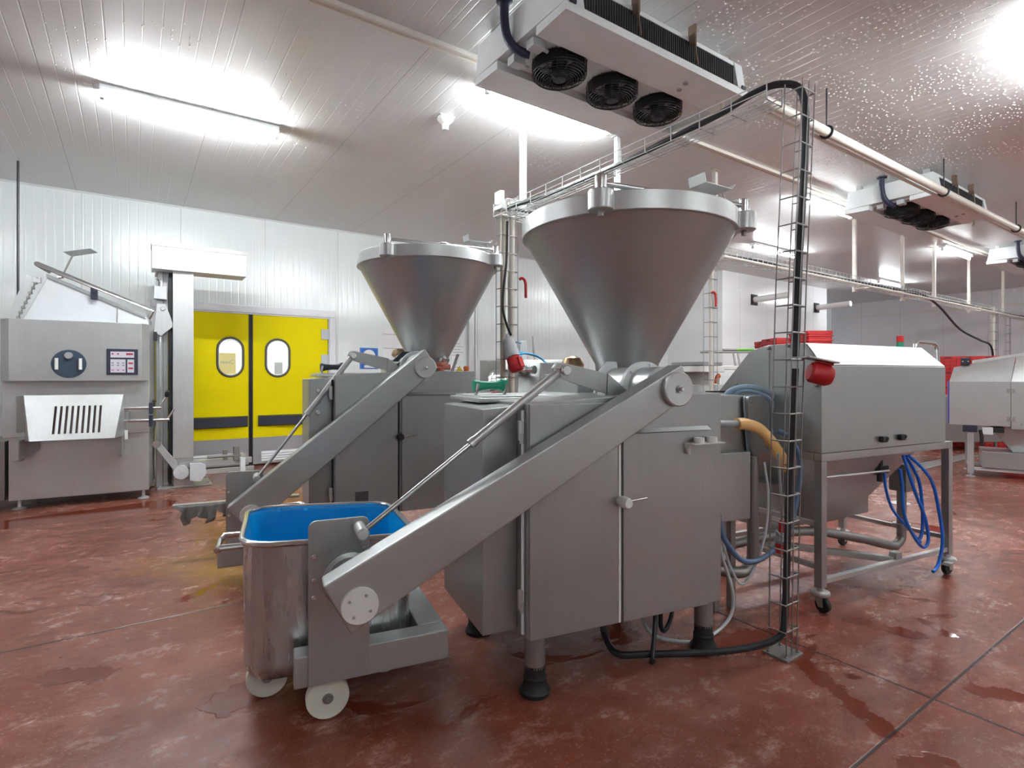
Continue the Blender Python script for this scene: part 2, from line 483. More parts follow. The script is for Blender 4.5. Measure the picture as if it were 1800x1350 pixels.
# swing doors
def swing_door(n, x0, x1, hinge_right, win_x):
    YF = 9.372
    m = MB()
    ox, oz, hw, hh = win_x, 1.70, 0.165, 0.285
    def oval(hw, hh, y, nseg=10):
        pts = []
        r = hw
        for cz, a0 in ((oz + hh - r, 0), (oz - hh + r, 180)):
            for k in range(nseg + 1):
                a = math.radians(a0 + 180 * k / nseg)
                pts.append(Vector((ox + r * math.cos(a), y, cz + r * math.sin(a))))
        return pts
    # leaf with an oval opening
    bm = m.bm
    ring = oval(hw, hh, YF)
    nn = len(ring)
    outer = []
    for p in ring:
        d = Vector((p.x - ox, 0, p.z - oz)); 
        sx = ((x1 - ox) if d.x > 0 else (x0 - ox)) / d.x if abs(d.x) > 1e-6 else 1e9
        sz = ((2.37 - oz) if d.z > 0 else (0.03 - oz)) / d.z if abs(d.z) > 1e-6 else 1e9
        s_ = min(sx, sz)
        outer.append(Vector((ox + d.x * s_, YF, oz + d.z * s_)))
    # add the four corners so the outline is a rectangle
    poly = []
    for i in range(nn):
        a, b = outer[i], outer[(i + 1) % nn]
        poly.append((i, a))
        if abs(a.x - b.x) > 1e-4 and abs(a.z - b.z) > 1e-4:
            cx = a.x if abs(a.x - x0) < 1e-4 or abs(a.x - x1) < 1e-4 else b.x
            cz = a.z if abs(a.z - 2.37) < 1e-4 or abs(a.z - 0.03) < 1e-4 else b.z
            poly.append((i, Vector((cx, YF, cz))))
    iv = [bm.verts.new(p) for p in ring]
    ov = [bm.verts.new(p) for _, p in poly]
    idx = [i for i, _ in poly]
    N = len(poly)
    for k in range(N):
        i0, i1 = idx[k], idx[(k + 1) % N]
        if i0 == i1: bm.faces.new((iv[i0], ov[k], ov[(k + 1) % N]))
        else: bm.faces.new((iv[i0], ov[k], ov[(k + 1) % N], iv[i1]))
    r = bmesh.ops.extrude_face_region(bm, geom=bm.faces[:])
    bmesh.ops.translate(bm, verts=[e for e in r['geom'] if isinstance(e, bmesh.types.BMVert)], vec=(0, 0.04, 0))
    door = struct(m.build('door_%d' % n, YEL))
    m = MB(); m.tube([p + Vector((0, -0.006, 0)) for p in oval(hw + 0.012, hh + 0.012, YF)], 0.018, 8, closed=True)
    m.build('window_frame', plain_dark, door)
    m = MB(); L = oval(hw + 0.005, hh + 0.005, YF + 0.018)
    m.loft([L, [p + Vector((0, 0.006, 0)) for p in L]])
    pane = m.build('pane', PANE, door)
    # bumper, kick plate, grille, brush edge
    b0, b1 = (x0 + 0.02, x1 - 0.04) if hinge_right is False else (x0 + 0.10, x1 - 0.02)
    m = MB(); pts = []
    for k in range(13):
        t = k / 12; pts.append((b0 + (b1 - b0) * t, 4 * t * (1 - t) * 0.05))
    loops = []
    for x, d in pts:
        loops.append([Vector((x, YF, 0.62)), Vector((x, YF - 0.03 - d, 0.635)), Vector((x, YF - 0.03 - d, 0.775)), Vector((x, YF, 0.79))])
    m.loft(loops); m.build('bumper', NAVY, door)
    m = MB(); m.box(x0 + 0.005, x1 - 0.005, YF - 0.006, YF, 0.03, 0.445, 0.002); kp = m.build('kick_plate', KICK, door)
    g0, g1 = (x0 + 0.25, x1 - 0.10) if not hinge_right else (x0 + 0.14, x1 - 0.2)
    m = MB(); m.box(g0, g1, YF - 0.012, YF - 0.006, 0.055, 0.225, 0.002)
    for k in range(4):
        z = 0.07 + k * 0.038
        m.prism([(g0 + 0.01, YF - 0.012, z), (g0 + 0.01, YF - 0.030, z + 0.004), (g0 + 0.01, YF - 0.012, z + 0.03)], (g1 - g0 - 0.02, 0, 0), 0)
    m.build('vent_grille', PAINT_W, door)
    ex = x1 - 0.012 if not hinge_right else x0 + 0.012
    m = MB(); m.box(ex - 0.014, ex + 0.014, YF - 0.008, YF + 0.045, 0.03, 2.37, 0.003); m.build('edge_seal', BLACK, door)
    hx = x1 - 0.05 if hinge_right else x0 + 0.05
    for z in (1.60, 2.02):
        m = MB(); m.box(hx - 0.06, hx + 0.06, YF - 0.02, YF, z, z + 0.17, 0.006); m.cyl((hx + (0.055 if hinge_right else -0.055), YF - 0.02, z), (hx + (0.055 if hinge_right else -0.055), YF - 0.02, z + 0.17), 0.014, seg=10)
        m.build('hinge', LGREY, door)
    return door, pane
plain_dark = plain('window_gasket', (0.10, 0.10, 0.09), 0.5)
d1, p1 = swing_door(1, 0.315, 1.505, False, 1.225)
d2, p2 = swing_door(2, 1.515, 2.695, True, 1.905)
m = MB(); m.box(1.075, 1.30, 9.3835, 9.3885, 1.44, 1.76, 0.001)
stk = m.build('yellow_notice', plain('pale_yellow', (0.85, 0.74, 0.30), 0.5), p1)
text_mesh('lettering', 'resuC', 0.075, GREY, p1, (1.18, 9.3825, 1.60), (PI / 2, 0, 0))
m = MB(); m.box(1.86, 1.98, 9.3835, 9.3885, 1.44, 1.63, 0.001); m.build('grey_notice', plain('pale_grey_green', (0.58, 0.63, 0.58), 0.5), p2)

# ------------------------------------------------------------------ ceiling lights
def light_fitting(x0, x1, y, label, tube=None, z=CZ):
    t = thing('ceiling_light', label, 'light', ((x0 + x1) / 2, y, z), 0, 'fluorescent fittings along the ceiling')
    h = (x1 - x0) / 2
    m = MB(); m.box(-h, h, -0.055, 0.055, -0.055, 0.0, 0.006); m.build('housing', PAINT_W, t)
    for s in (-1, 1):
        m = MB(); m.box(s * (h - 0.02) - 0.015, s * (h - 0.02) + 0.015, -0.022, 0.022, -0.115, -0.05, 0.004); m.build('end_cap', LGREY, t)
    m = MB(); m.cyl((-h + 0.03, 0, -0.09), (h - 0.03, 0, -0.09), 0.019, seg=12); m.build('tube', tube or TUBE, t)
    return t
light_fitting(-0.24, 1.20, 5.88, 'lit ceiling tube above the slicing machine, alone at the upper left')
light_fitting(2.44, 3.88, 3.93, 'lit ceiling tube beside the left edge of the nearest ceiling cooler')
light_fitting(7.45, 8.95, 3.93, 'lit ceiling tube at the left edge of the second ceiling cooler', TUBE_DIM)
light_fitting(12.6, 14.1, 3.93, 'lit ceiling tube between the second and third ceiling coolers', TUBE_DIM)
light_fitting(9.5, 11.2, 5.88, 'lit ceiling tube behind the wire cage, in front of the white cold room', TUBE_DIM)
light_fitting(15.6, 17.1, 6.2, 'smallest lit ceiling tube, seen through the long wire tray', TUBE_DIM)
for x, y in ((5.0, 0.85), (-3.2, 4.6), (-0.8, -3.2), (4.0, -3.0), (9.5, -0.9), (14.0, 0.8)):  # out of frame; the three weaker tubes are added as fill light
    light_fitting(x, x + 1.45, y, 'unseen ceiling tube over the aisle, the weaker ones added as fill', TUBE if x > 4.5 else TUBE_DIM)

# ------------------------------------------------------------------ ceiling coolers
DPIPE = plain('indigo_insulation', (0.022, 0.024, 0.06), 0.5)
def cooler(x, label, first=None):
    if first:
        c = copy_tree(first); c.location.x = x; c['label'] = label; return c
    Lx, Wy, H = 1.83, 1.04, 0.275
    t = thing('ceiling_cooler', label, 'air cooler', (x, 2.46, 3.55), 0, 'double-blow air coolers under the ceiling')
    # casing: end boxes, open coil slots on the long sides
    m = MB()
    for a, b in ((0.0, 0.16), (Lx - 0.10, Lx)):
        m.prism([(a, 0.012, 0.056), (a, Wy - 0.012, 0.056), (a, Wy - 0.05, H), (a, 0.05, H)], (b - a, 0, 0), 0.004)
    m.box(0.165, Lx - 0.105, 0.05, Wy - 0.05, H - 0.03, H, 0.003)
    m.build('casing', PAINT_W, t)
    for s, y0, y1 in ((0, 0.055, 0.16), (1, Wy - 0.16, Wy - 0.055)):
        m = MB(); m.box(0.165, Lx - 0.105, y0, y1, 0.05, H - 0.03, 0)
        for k in range(70):
            xx = 0.18 + k * 0.0222
            m.box(xx, xx + 0.006, y0 - 0.006 if s == 0 else y1, y0 if s == 0 else y1 + 0.006, 0.06, H - 0.035, 0)
        m.build('coil', COIL, t)
    # two drip pans along the long sides, with the recessed fan plate between them
    for pts in ([(0, 0, 0.0), (0, 0.29, -0.012), (0, 0.29, 0.05), (0, 0.0, 0.055)], [(0, Wy, 0.0), (0, 0.735, -0.012), (0, 0.735, 0.05), (0, Wy, 0.055)]):
        m = MB(); m.prism(pts, (Lx, 0, 0), 0.003); m.build('drip_pan', PAINT_W, t)
    m = MB(); m.box(0.10, Lx - 0.02, 0.292, 0.733, 0.042, 0.054, 0.002); m.box(Lx - 0.03, Lx, 0.292, 0.733, -0.008, 0.054, 0.002); m.build('fan_plate', PAINT_W, t)
    for i in range(3):
        cx, cy = 0.367 + 0.508 * i, 0.505
        m = MB(); R = 0.178
        for rr in (0.178, 0.162, 0.146, 0.13, 0.114, 0.098, 0.082, 0.066):
            zz = -0.092 + (rr / R) ** 4 * 0.03
            m.tube([(cx + rr * math.cos(2 * PI * k / 28), cy + rr * math.sin(2 * PI * k / 28), zz) for k in range(28)], 0.0024, 5, closed=True)
        for zz in (-0.05, -0.03, -0.01, 0.01, 0.028):
            m.tube([(cx + (R + 0.012) * math.cos(2 * PI * k / 28), cy + (R + 0.012) * math.sin(2 * PI * k / 28), zz) for k in range(28)], 0.0026, 5, closed=True)
        for k in range(16):
            a = 2 * PI * k / 16
            ca, sa = math.cos(a), math.sin(a)
            m.tube([(cx + 0.05 * ca, cy + 0.05 * sa, -0.093), (cx + 0.13 * ca, cy + 0.13 * sa, -0.084), (cx + R * ca, cy + R * sa, -0.060), (cx + (R + 0.014) * ca, cy + (R + 0.014) * sa, 0.040)], 0.0026, 5)
        guard = m.build('fan_guard', BLACK, t)
        m = MB(); m.lathe([(R, 0.042), (R, -0.035), (R - 0.008, -0.035), (R - 0.008, 0.042)], (cx, cy, 0), (0, 0, 1), 32, cap=False); m.build('shroud', BLACK, guard)
        m = MB(); m.lathe([(0.055, 0.03), (0.055, -0.06), (0.045, -0.085), (0.0, -0.088)], (cx, cy, 0), (0, 0, 1), 20); m.build('motor', NAVY, guard)
        m = MB()
        for k in range(5):
            a = 2 * PI * k / 5 + 0.3
            pts = []
            for (rr, da, z) in ((0.05, -0.25, 0.0), (0.155, -0.30, 0.005), (0.16, 0.18, -0.03), (0.05, 0.35, -0.03)):
                pts.append((cx + rr * math.cos(a + da), cy + rr * math.sin(a + da), z))
            m.prism(pts, (0, 0, 0.003), 0)
        m.build('fan_blade', NAVY, guard)
    for cx, cy in ((0.085, 0.405), (0.09, 0.63)):
        m = MB(); m.box(cx - 0.05, cx + 0.05, cy - 0.04, cy + 0.04, -0.015, 0.042, 0.006); m.cyl((cx + 0.05, cy, 0.01), (cx + 0.10, cy, 0.005), 0.012, seg=8)
        m.build('junction_box', LGREY, t)
    m = MB(); m.tube([(-0.05, 0.57, CZ - 3.55), (-0.05, 0.57, 0.22), (-0.035, 0.56, 0.11), (0.0, 0.53, 0.035), (0.05, 0.50, 0.0), (0.09, 0.48, -0.005)], 0.030, 14, smooth=8); m.build('insulated_pipe', DPIPE, t)
    m = MB(); m.lathe([(0.055, 0), (0.055, -0.015), (0.035, -0.02)], (-0.05, 0.57, CZ - 3.55), (0, 0, 1), 20); m.build('pipe_rosette', DPIPE, t)
    for xx in (0.62, 1.20):
        m = MB(); m.box(xx - 0.012, xx + 0.012, 0.0, 0.06, H - 0.06, CZ - 3.55, 0.004); m.tube([(xx - 0.012, 0.0, H - 0.01), (xx - 0.015, -0.012, 0.12), (xx + 0.002, -0.014, 0.06)], 0.008, 8); m.build('hanger_bracket', RUST, t)
    for xx in (0.1, Lx - 0.1):
        for yy in (0.15, Wy - 0.15):
            m = MB(); m.box(xx - 0.03, xx + 0.03, yy - 0.03, yy + 0.03, H, CZ - 3.55, 0.003); m.build('mounting_foot', GALV, t)
    m = MB(); m.cyl((1.24, 0.12, -0.003), (1.24, 0.12, -0.014), 0.018, seg=12); m.build('drain_plug', GREY, t)
    m = MB(); m.cyl((1.27, 0.20, -0.007), (1.27, 0.20, -0.018), 0.018, seg=12); m.build('drain_plug', GREY, t)
    m = MB(); m.tube([(Lx - 0.12, 0.14, -0.005), (Lx - 0.12, 0.14, -0.06), (Lx - 0.08, 0.16, -0.07)], 0.014, 8); m.build('drain_pipe', PVC, t)
    for xx in (0.05, Lx - 0.06):
        m = MB(); m.box(xx - 0.025, xx + 0.025, -0.012, 0.0, 0.05, 0.075, 0.003); m.build('latch', NAVY, t)
    return t
c1 = cooler(2.08, 'white ceiling cooler nearest the camera, with three black fans')
cooler(7.77, 'white ceiling cooler in the middle distance, its fans overlapping', c1)
cooler(13.46, 'white ceiling cooler cut by the right edge of the picture', c1)
m = MB(); m.box(1.56, 1.64, 0.47, 0.51, 0.012, 0.040, 0.002); m.build('yellow_tag', YELLOW, c1)

# smoke detector
t = thing('smoke_detector', 'white funnel-shaped detector on the ceiling left of the near cooler', 'detector', (2.47, 4.71, CZ))
m = MB(); m.box(-0.08, 0.08, -0.05, 0.05, -0.012, 0, 0.003); m.build('base_plate', GREY, t)
m = MB(); m.lathe([(0.075, -0.01), (0.078, -0.03), (0.055, -0.06), (0.035, -0.07), (0.030, -0.13), (0.0, -0.132)], (0, 0, 0), (0, 0, 1), 24); m.build('sensor_head', WHITE, t)

# ------------------------------------------------------------------ hanging pipe and rods
t = thing('overhead_pipe', 'long cream pipe hung on black rods under the ceiling at right', 'pipe', (0, 2.37, 3.52))
m = MB(); m.cyl((3.95, 0, 0), (20.2, 0, 0), 0.040, seg=16); m.build('pipe', PVC, t)
m = MB(); m.cyl((3.95, 0.075, -0.02), (20.2, 0.075, -0.02), 0.016, seg=10); m.build('conduit', PVC, t)
for x in (4.95, 7.65, 10.4, 13.2, 16.0):
    m = MB(); m.cyl((x, 0, 0.03), (x, 0, CZ - 3.52), 0.007, seg=8); r_ = m.build('hanger_rod', BLACK, t)
    m = MB(); m.tube([(x, 0.05 * math.cos(2 * PI * k / 16), 0.05 * math.sin(2 * PI * k / 16)) for k in range(16)], 0.010, 6, closed=True); m.build('clamp', BLACK, r_)
tag(MB().cyl((-1.10, 8.49, 1.95), (-1.10, 8.49, CZ), 0.012, seg=8).build('power_drop', CABLE), 'thin black cable dropping from the ceiling behind the slicing machine', 'cable')

# ------------------------------------------------------------------ wire cable trays
def wire_run(m, p0, p1, side, up, w, h, step, rw=0.0035, nb=5, ns=3):
    p0, p1, side, up = Vector(p0), Vector(p1), Vector(side), Vector(up)
    for k in range(nb):
        o = side * (w * (k / (nb - 1) - 0.5)); m.tube([p0 + o, p1 + o], rw, 5)
    for k in range(1, ns):
        for s in (-0.5, 0.5):
            o = side * (w * s) + up * (h * k / (ns - 1)); m.tube([p0 + o, p1 + o], rw, 5)
    L = (p1 - p0).length; d = (p1 - p0).normalized()
    n = int(L / step)
    for k in range(n + 1):
        c = p0 + d * (k * step)
        m.tube([c + side * (-w / 2) + up * h, c + side * (-w / 2), c + side * (w / 2), c + side * (w / 2) + up * h], rw, 5)

# tray running along the aisle (x direction) with its ceiling posts
t = thing('cable_tray', 'long galvanised wire cable tray on posts, running to the far right', 'cable tray', (2.6, 3.95, 2.80))
m = MB(); wire_run(m, (0, 0, 0), (17.2, 0, 0), (0, 1, 0), (0, 0, 1), 0.20, 0.11, 0.11, 0.0035); m.build('wire_mesh', GALV, t)
m = MB(); m.cyl((0.1, 0.10, 0.12), (17.2, 0.10, 0.12), 0.012, seg=8); m.cyl((3.0, -0.12, -0.01), (17.2, -0.12, -0.01), 0.018, seg=8); m.build('conduit', PVC, t)
for x, zt in ((0.34, 0.06), (1.55, 0.06), (3.21, -0.06), (6.82, -0.06), (8.63, -0.06), (10.09, -0.06), (12.0, -0.06), (14.3, -0.06)):
    m = MB(); m.box(x - 0.025, x + 0.025, 0.11, 0.16, zt, CZ - 2.80, 0.003)
    m.box(x - 0.05, x + 0.05, 0.09, 0.18, CZ - 2.81, CZ - 2.80, 0.002); m.box(x - 0.02, x + 0.02, -0.12, 0.12, -0.022, -0.004, 0.002)
    m.build('ceiling_post', GALV if x < 2 else PVC, t)
m = MB()
random.seed(3)
pts = [(0.15 + k * 0.45, random.uniform(-0.05, 0.05), 0.055 + random.uniform(-0.008, 0.02)) for k in range(38)]
m.tube(pts, 0.017, 8, smooth=4); 
tag(m.build('tray_cable', CABLE), 'black cable lying along the long wire tray', 'cable').location = (2.6, 3.95, 2.80)
m = MB(); m.tube([(10.4, 3.9, 2.86), (11.4, 3.9, 2.88), (12.4, 3.92, 2.72), (13.6, 3.95, 2.35), (14.9, 3.98, 2.18), (15.6, 3.98, 2.08), (15.78, 3.98, 1.7), (15.78, 3.98, 1.2)], 0.020, 8, smooth=6)
tag(m.build('drop_cable', CABLE), 'black cable sagging from the long tray down the far cage', 'cable')

# tray crossing to the front (y direction) with the black cable arching into the cage
t = thing('cable_tray', 'wire cable tray crossing from the near cage back to the long tray', 'cable tray', (2.70, 1.55, 2.80))
m = MB(); wire_run(m, (0, 0, 0), (0, 2.35, 0), (1, 0, 0), (0, 0, 1), 0.14, 0.09, 0.20, 0.0032); m.build('wire_mesh', GALV, t)

# vertical cages
def cage(base, top, label, group, w=0.13, d=0.09, step=0.14, plate=True, rw=0.0034):
    b, tp = Vector(base), Vector(top)
    t = thing('wire_cage', label, 'cable cage', base, 0, group)
    m = MB(); D = tp - b
    def axis_at(f): return Vector((D.x * f ** 1.7, D.y * f ** 1.7, D.z * f))
    cs = [(-w / 2, -d / 2), (0, -d / 2), (w / 2, -d / 2), (w / 2, d / 2), (-w / 2, d / 2)]
    for x, y in cs: m.tube([(x * 0.8, y, 0.0), axis_at(0.32) + Vector((x, y, 0)), axis_at(0.65) + Vector((x, y, 0)), D + Vector((x, y, 0))], rw, 5)
    n = int(D.length / step)
    for k in range(1, n + 1):
        c = axis_at(k * step / D.length)
        m.tube([c + Vector((-w / 2, d / 2, 0)), c + Vector((-w / 2, -d / 2, 0)), c + Vector((w / 2, -d / 2, 0)), c + Vector((w / 2, d / 2, 0))], rw, 5)
    m.build('wire_mesh', STEEL_D, t)
    if plate:
        m = MB(); m.box(-0.075, 0.075, -0.065, 0.065, 0.0, 0.012, 0.002)
        for sx in (-0.055, 0.055):
            for sy in (-0.045, 0.045): m.bolt((sx, sy, 0.012), (0, 0, 1), 0.009, 0.008)
        m.build('base_plate', STEEL_D, t)
    return t
cage((2.700, 1.505, 0), (2.78, 1.46, 2.88), 'tall wire cage standing on a floor plate beside the hooded machine', 'vertical wire cages', 0.12, 0.09, 0.135)
k2 = cage((2.72, 4.02, 0), (2.72, 4.02, 3.0), 'wire cage between the two filler hoppers, carrying pale conduits', 'vertical wire cages', 0.17, 0.09, 0.155)
m = MB(); m.cyl((-0.045, -0.0, 0.0), (-0.045, 0.0, 2.95), 0.024, seg=12); k2a = m.build('conduit', plain('weathered_pvc', (0.62, 0.56, 0.45), 0.5, vary=0.2), k2)
m = MB(); m.cyl((0.045, 0, 0), (0.045, 0, 2.95), 0.032, seg=12); m.build('conduit', PVC, k2)
m = MB(); m.box(-0.10, 0.10, -0.06, 0.06, 2.86, 2.90, 0.004); m.box(-0.10, -0.06, -0.05, 0.05, 2.90, 3.02, 0.004); m.build('clamp_bracket', GALV, k2)
k3 = cage((5.63, 4.02, 0), (5.63, 4.02, 2.80), 'wire cage right of the near hopper, in front of the ribbed wall', 'vertical wire cages', 0.14, 0.09, 0.17)
m = MB(); m.cyl((0.02, 0, 0), (0.02, 0, 2.8), 0.03, seg=12); m.build('conduit', PVC, k3)
k4 = cage((15.85, 4.0, 0), (15.85, 4.0, 2.95), 'farthest wire cage, below the end of the sagging cable', 'vertical wire cages', 0.20, 0.12, 0.2)
m = MB(); m.cyl((0.0, 0, 0), (0.0, 0, 2.95), 0.04, seg=10); m.build('conduit', PVC, k4)
k5 = cage((16.9, 4.0, 0), (16.9, 4.0, 2.80), 'thin dark wire cage beside the farthest pale one', 'vertical wire cages', 0.10, 0.08, 0.2)

# black main cable: over the cross tray, down the near cage, out along the floor
m = MB()
m.tube([(2.66, 3.92, 2.86), (2.70, 3.4, 2.84), (2.72, 2.8, 2.84), (2.70, 2.2, 2.85), (2.70, 1.85, 2.87), (2.705, 1.66, 2.90), (2.735, 1.535, 2.90), (2.785, 1.455, 2.84),
        (2.795, 1.44, 2.6), (2.760, 1.455, 2.0), (2.745, 1.465, 1.5)], 0.0185, 10, smooth=8)
tag(m.build('supply_cable', CABLE), 'thick black cable arching over the cross tray and down the near cage', 'cable')
m = MB()
m.tube([(2.742, 1.465, 1.44), (2.718, 1.48, 0.9), (2.706, 1.488, 0.45), (2.695, 1.492, 0.22), (2.66, 1.50, 0.10), (2.52, 1.60, 0.040), (2.33, 1.72, 0.024), (2.1, 1.86, 0.024), (1.98, 1.95, 0.024), (2.02, 2.08, 0.06), (2.03, 2.12, 0.20), (2.03, 2.14, 0.30)], 0.017, 10, smooth=8)
tag(m.build('floor_cable', CABLE), 'black cable leaving the near cage along the floor and under the filler', 'cable')

# red sockets on the cages
def socket(name_loc, rz, tilt, label, s=1.0):
    t = thing('power_socket', label, 'socket', name_loc, rz, 'red industrial sockets on the cages')
    t.rotation_euler = (0, math.radians(tilt), math.radians(rz)); t.scale = (s, s, s)
    m = MB(); m.lathe([(0.036, 0), (0.046, 0.01), (0.048, 0.055), (0.050, 0.058), (0.050, 0.075), (0.040, 0.095), (0.012, 0.10)], (0, 0, 0), (1, 0, 0), 20); m.build('housing', RED, t)
    m = MB(); m.box(0.02, 0.09, -0.02, 0.02, 0.044, 0.056, 0.004); m.build('flap', RED, t)
    return t
so = socket((2.775, 1.415, 1.425), -42, 12, 'red industrial socket on a bracket at head height of the near cage', 1.12)
m = MB(); m.box(-0.03, 0.10, -0.05, 0.05, 0.056, 0.064, 0.002); m.build('bracket', STEEL_L, so)
so2 = socket((2.735, 3.95, 1.57), -75, 66, 'red socket hanging on the cage between the two hoppers', 1.35)
m = MB(); m.lathe([(0.02, -0.16), (0.03, -0.13), (0.046, -0.12), (0.05, -0.02), (0.045, 0.0)], (0, 0, 0), (1, 0, 0), 20); m.build('grey_plug', LGREY, so2)
m = MB(); m.tube([(2.675, 3.95, 2.75), (2.665, 3.95, 2.4), (2.635, 3.95, 2.15), (2.63, 3.95, 1.98), (2.67, 3.95, 1.85), (2.715, 3.95, 1.76)], 0.011, 8, smooth=6)
tag(m.build('socket_cable', CABLE), 'thin black cable running down the conduits to the hanging red socket', 'cable')
for x, z, lab in ((2.84, 2.16, 'red hook on the cage between the hoppers'), (5.60, 2.28, 'red hook on the cage in front of the ribbed wall')):
    m = MB(); m.tube([(x - 0.03, 3.96, z + 0.10), (x, 3.95, z + 0.11), (x + 0.03, 3.95, z + 0.07), (x + 0.035, 3.95, z - 0.06)], 0.013, 8, smooth=5)
    tag(m.build('hook', RED), lab, 'hook')

# ------------------------------------------------------------------ sausage fillers
def filler(loc, rz, dz, hub, low, accent, label, hub_n=0.083, grip_mat=None, sealm=None):
    t = thing('filling_machine', label, 'filling machine', (loc[0], loc[1], 0), rz, 'hopper filling machines')
    zb = 0.263 + dz; zt = 1.284 + dz
    # cabinet
    m = MB()
    m.prism([(0, 0, zb), (1.081, 0, zb), (1.081, 0, zt + 0.035), (0.55, 0, zt + 0.03), (0.30, 0, zt + 0.018), (0, 0, zt)], (0, 0.92, 0), 0.006)
    m.build('cabinet', STEEL, t)
    m = MB(); m.prism([(-0.165, 0.115, zb), (0.0, 0.115, zb), (0.0, 0.115, zt - 0.015), (-0.165, 0.115, zt - 0.028)], (0, 0.60, 0), 0.005)
    m.build('side_cabinet', STEEL, t)
    m = MB(); m.box(-0.09, 0.42, 0.36, 0.86, zt - 0.012, zt + 0.012, 0.006); m.box(-0.06, 0.38, 0.40, 0.84, zt + 0.012, zt + 0.020, 0.004); m.build('top_lid', STEEL_L, t)
    # doors
    m = MB(); m.box(0.004, 0.452, -0.014, -0.001, zb + 0.002, zt - 0.004, 0.004); m.build('door', STEEL, t)
    m = MB(); m.box(0.482, 0.986, -0.014, -0.001, zb + 0.002, zt - 0.150, 0.004); m.build('door', STEEL, t)
    m = MB(); m.box(0.4535, 0.4665, -0.0155, 0.0, zb + 0.004, zt - 0.10, 0.002); m.build('door_seal', sealm or WHITE, t)
    m = MB(); m.prism([(0.49, -0.001, zt - 0.145), (0.49, -0.030, zt - 0.146), (0.49, -0.001, zt - 0.128)], (0.50, 0, 0), 0.001); m.build('drip_ledge', STEEL_L, t)
    m = MB(); m.cyl((-0.012, 0.028, zb + 0.02), (-0.012, 0.028, zt - 0.03), 0.007, seg=8); m.build('hinge_gap_line', PAINT_W if dz < 0.05 else BLACK, t)  # near filler: white stands for light showing through the hinge gap
    for z in (zb + 0.13, zb + 0.86):
        m = MB(); m.box(-0.035, -0.012, 0.018, 0.04, z, z + 0.085, 0.004); m.cyl((-0.020, 0.02, z - 0.012), (-0.020, 0.02, z + 0.03), 0.010, seg=10); m.build('hinge', STEEL_L, t)
    k = MB(); k.lathe([(0.022, 0), (0.026, 0.02), (0.026, 0.060), (0.020, 0.070), (0.0, 0.071)], (0.462, -0.014, zb + 0.565), (0, -1, 0), 16)
    kn = k.build('latch_knob', sealm or WHITE, t)
    m = MB(); m.cyl((0.47, -0.045, zb + 0.565), (0.585, -0.05, zb + 0.575), 0.005, seg=8); m.build('latch_pin', CHROME, kn)
    # feet
    for x, y in ((0.06, 0.055), (1.03, 0.07), (0.02, 0.70), (1.03, 0.83)):
        m = MB(); m.cyl((x, y, 0.12), (x, y, zb + 0.01), 0.046, seg=24); lg = m.build('leg', STEEL_D, t)
        m = MB(); m.lathe([(0.066, 0), (0.068, 0.018), (0.055, 0.035), (0.050, 0.06), (0.052, 0.075), (0.046, 0.085), (0.046, 0.13)], (x, y, 0), (0, 0, 1), 28); m.build('rubber_foot', BLACK, lg)
    # hopper
    hx, hy = 0.822, 0.45
    m = MB(); R = 0.589; z0 = zt + 0.02; z1 = 2.175 + dz * 1.08; z2 = z1 + 0.085
    m.lathe([(0.155, z0 - 0.04), (0.165, z0 + 0.05), (0.176, 1.47 + dz * 0.8), (0.572, z1 - 0.004), (0.572, z1)], (hx, hy, 0), (0, 0, 1), 72, cap=False)
    m.lathe([(0.560, z1), (0.165, 1.475 + dz * 0.8), (0.0, 1.40 + dz * 0.8)], (hx, hy, 0), (0, 0, 1), 72, cap=False)
    hop = m.build('hopper', STEEL_H, t)
    m = MB(); m.lathe([(0.560, z1 - 0.006), (R - 0.003, z1 - 0.006), (R, z1 - 0.003), (R, z2 - 0.003), (R - 0.003, z2), (0.560, z2), (0.560, z1 - 0.006)], (hx, hy, 0), (0, 0, 1), 72, cap=False); m.build('rim', STEEL_L, hop)
    m = MB(); m.lathe([(0.20, zt + 0.02), (0.20, zt + 0.06), (0.178, zt + 0.075)], (hx, hy, 0), (0, 0, 1), 40); m.build('hopper_flange', STEEL_L, t)
    pins = []
    for az in (-136, -44):
        a = math.radians(az); u = Vector((math.cos(a), math.sin(a), 0)); w = Vector((-u.y, u.x, 0))
        c = Vector((hx, hy, 0)) + u * (R + 0.022)
        m = MB()
        m.lathe([(0.056, z1 - 0.010), (0.060, z1 - 0.006), (0.060, z2 - 0.008), (0.056, z2 - 0.003)], c, (0, 0, 1), 28)
        m.prism([tuple(Vector((hx, hy, z1 - 0.004)) + u * (R - 0.01) + w * s for s in (0.062,))[0], tuple(Vector((hx, hy, z1 - 0.004)) + u * (R + 0.03) + w * s for s in (0.040,))[0],
                 tuple(Vector((hx, hy, z1 - 0.004)) + u * (R + 0.03) - w * s for s in (0.040,))[0], tuple(Vector((hx, hy, z1 - 0.004)) + u * (R - 0.01) - w * s for s in (0.062,))[0]], (0, 0, z2 - z1 - 0.006), 0.004)
        lug = m.build('hinge_lug', STEEL_L, hop)
        m = MB(); m.lathe([(0.014, z1 - 0.035), (0.014, z1 - 0.01)], c, (0, 0, 1), 10); m.build('lug_bolt', STEEL_D, lug)
        m = MB(); m.lathe([(0.027, z2 - 0.010), (0.028, z2 + 0.062), (0.024, z2 + 0.070), (0.0, z2 + 0.072)], c, (0, 0, 1), 24); m.build('hinge_post', CHROME, hop)
        pins.append(c + Vector((0, 0, z2 + 0.035)))
    m = MB(); m.tube([pins[0], pins[1]], 0.013, 12); m.build('hinge_bar', CHROME, hop)
    mid = (pins[0] + pins[1]) / 2
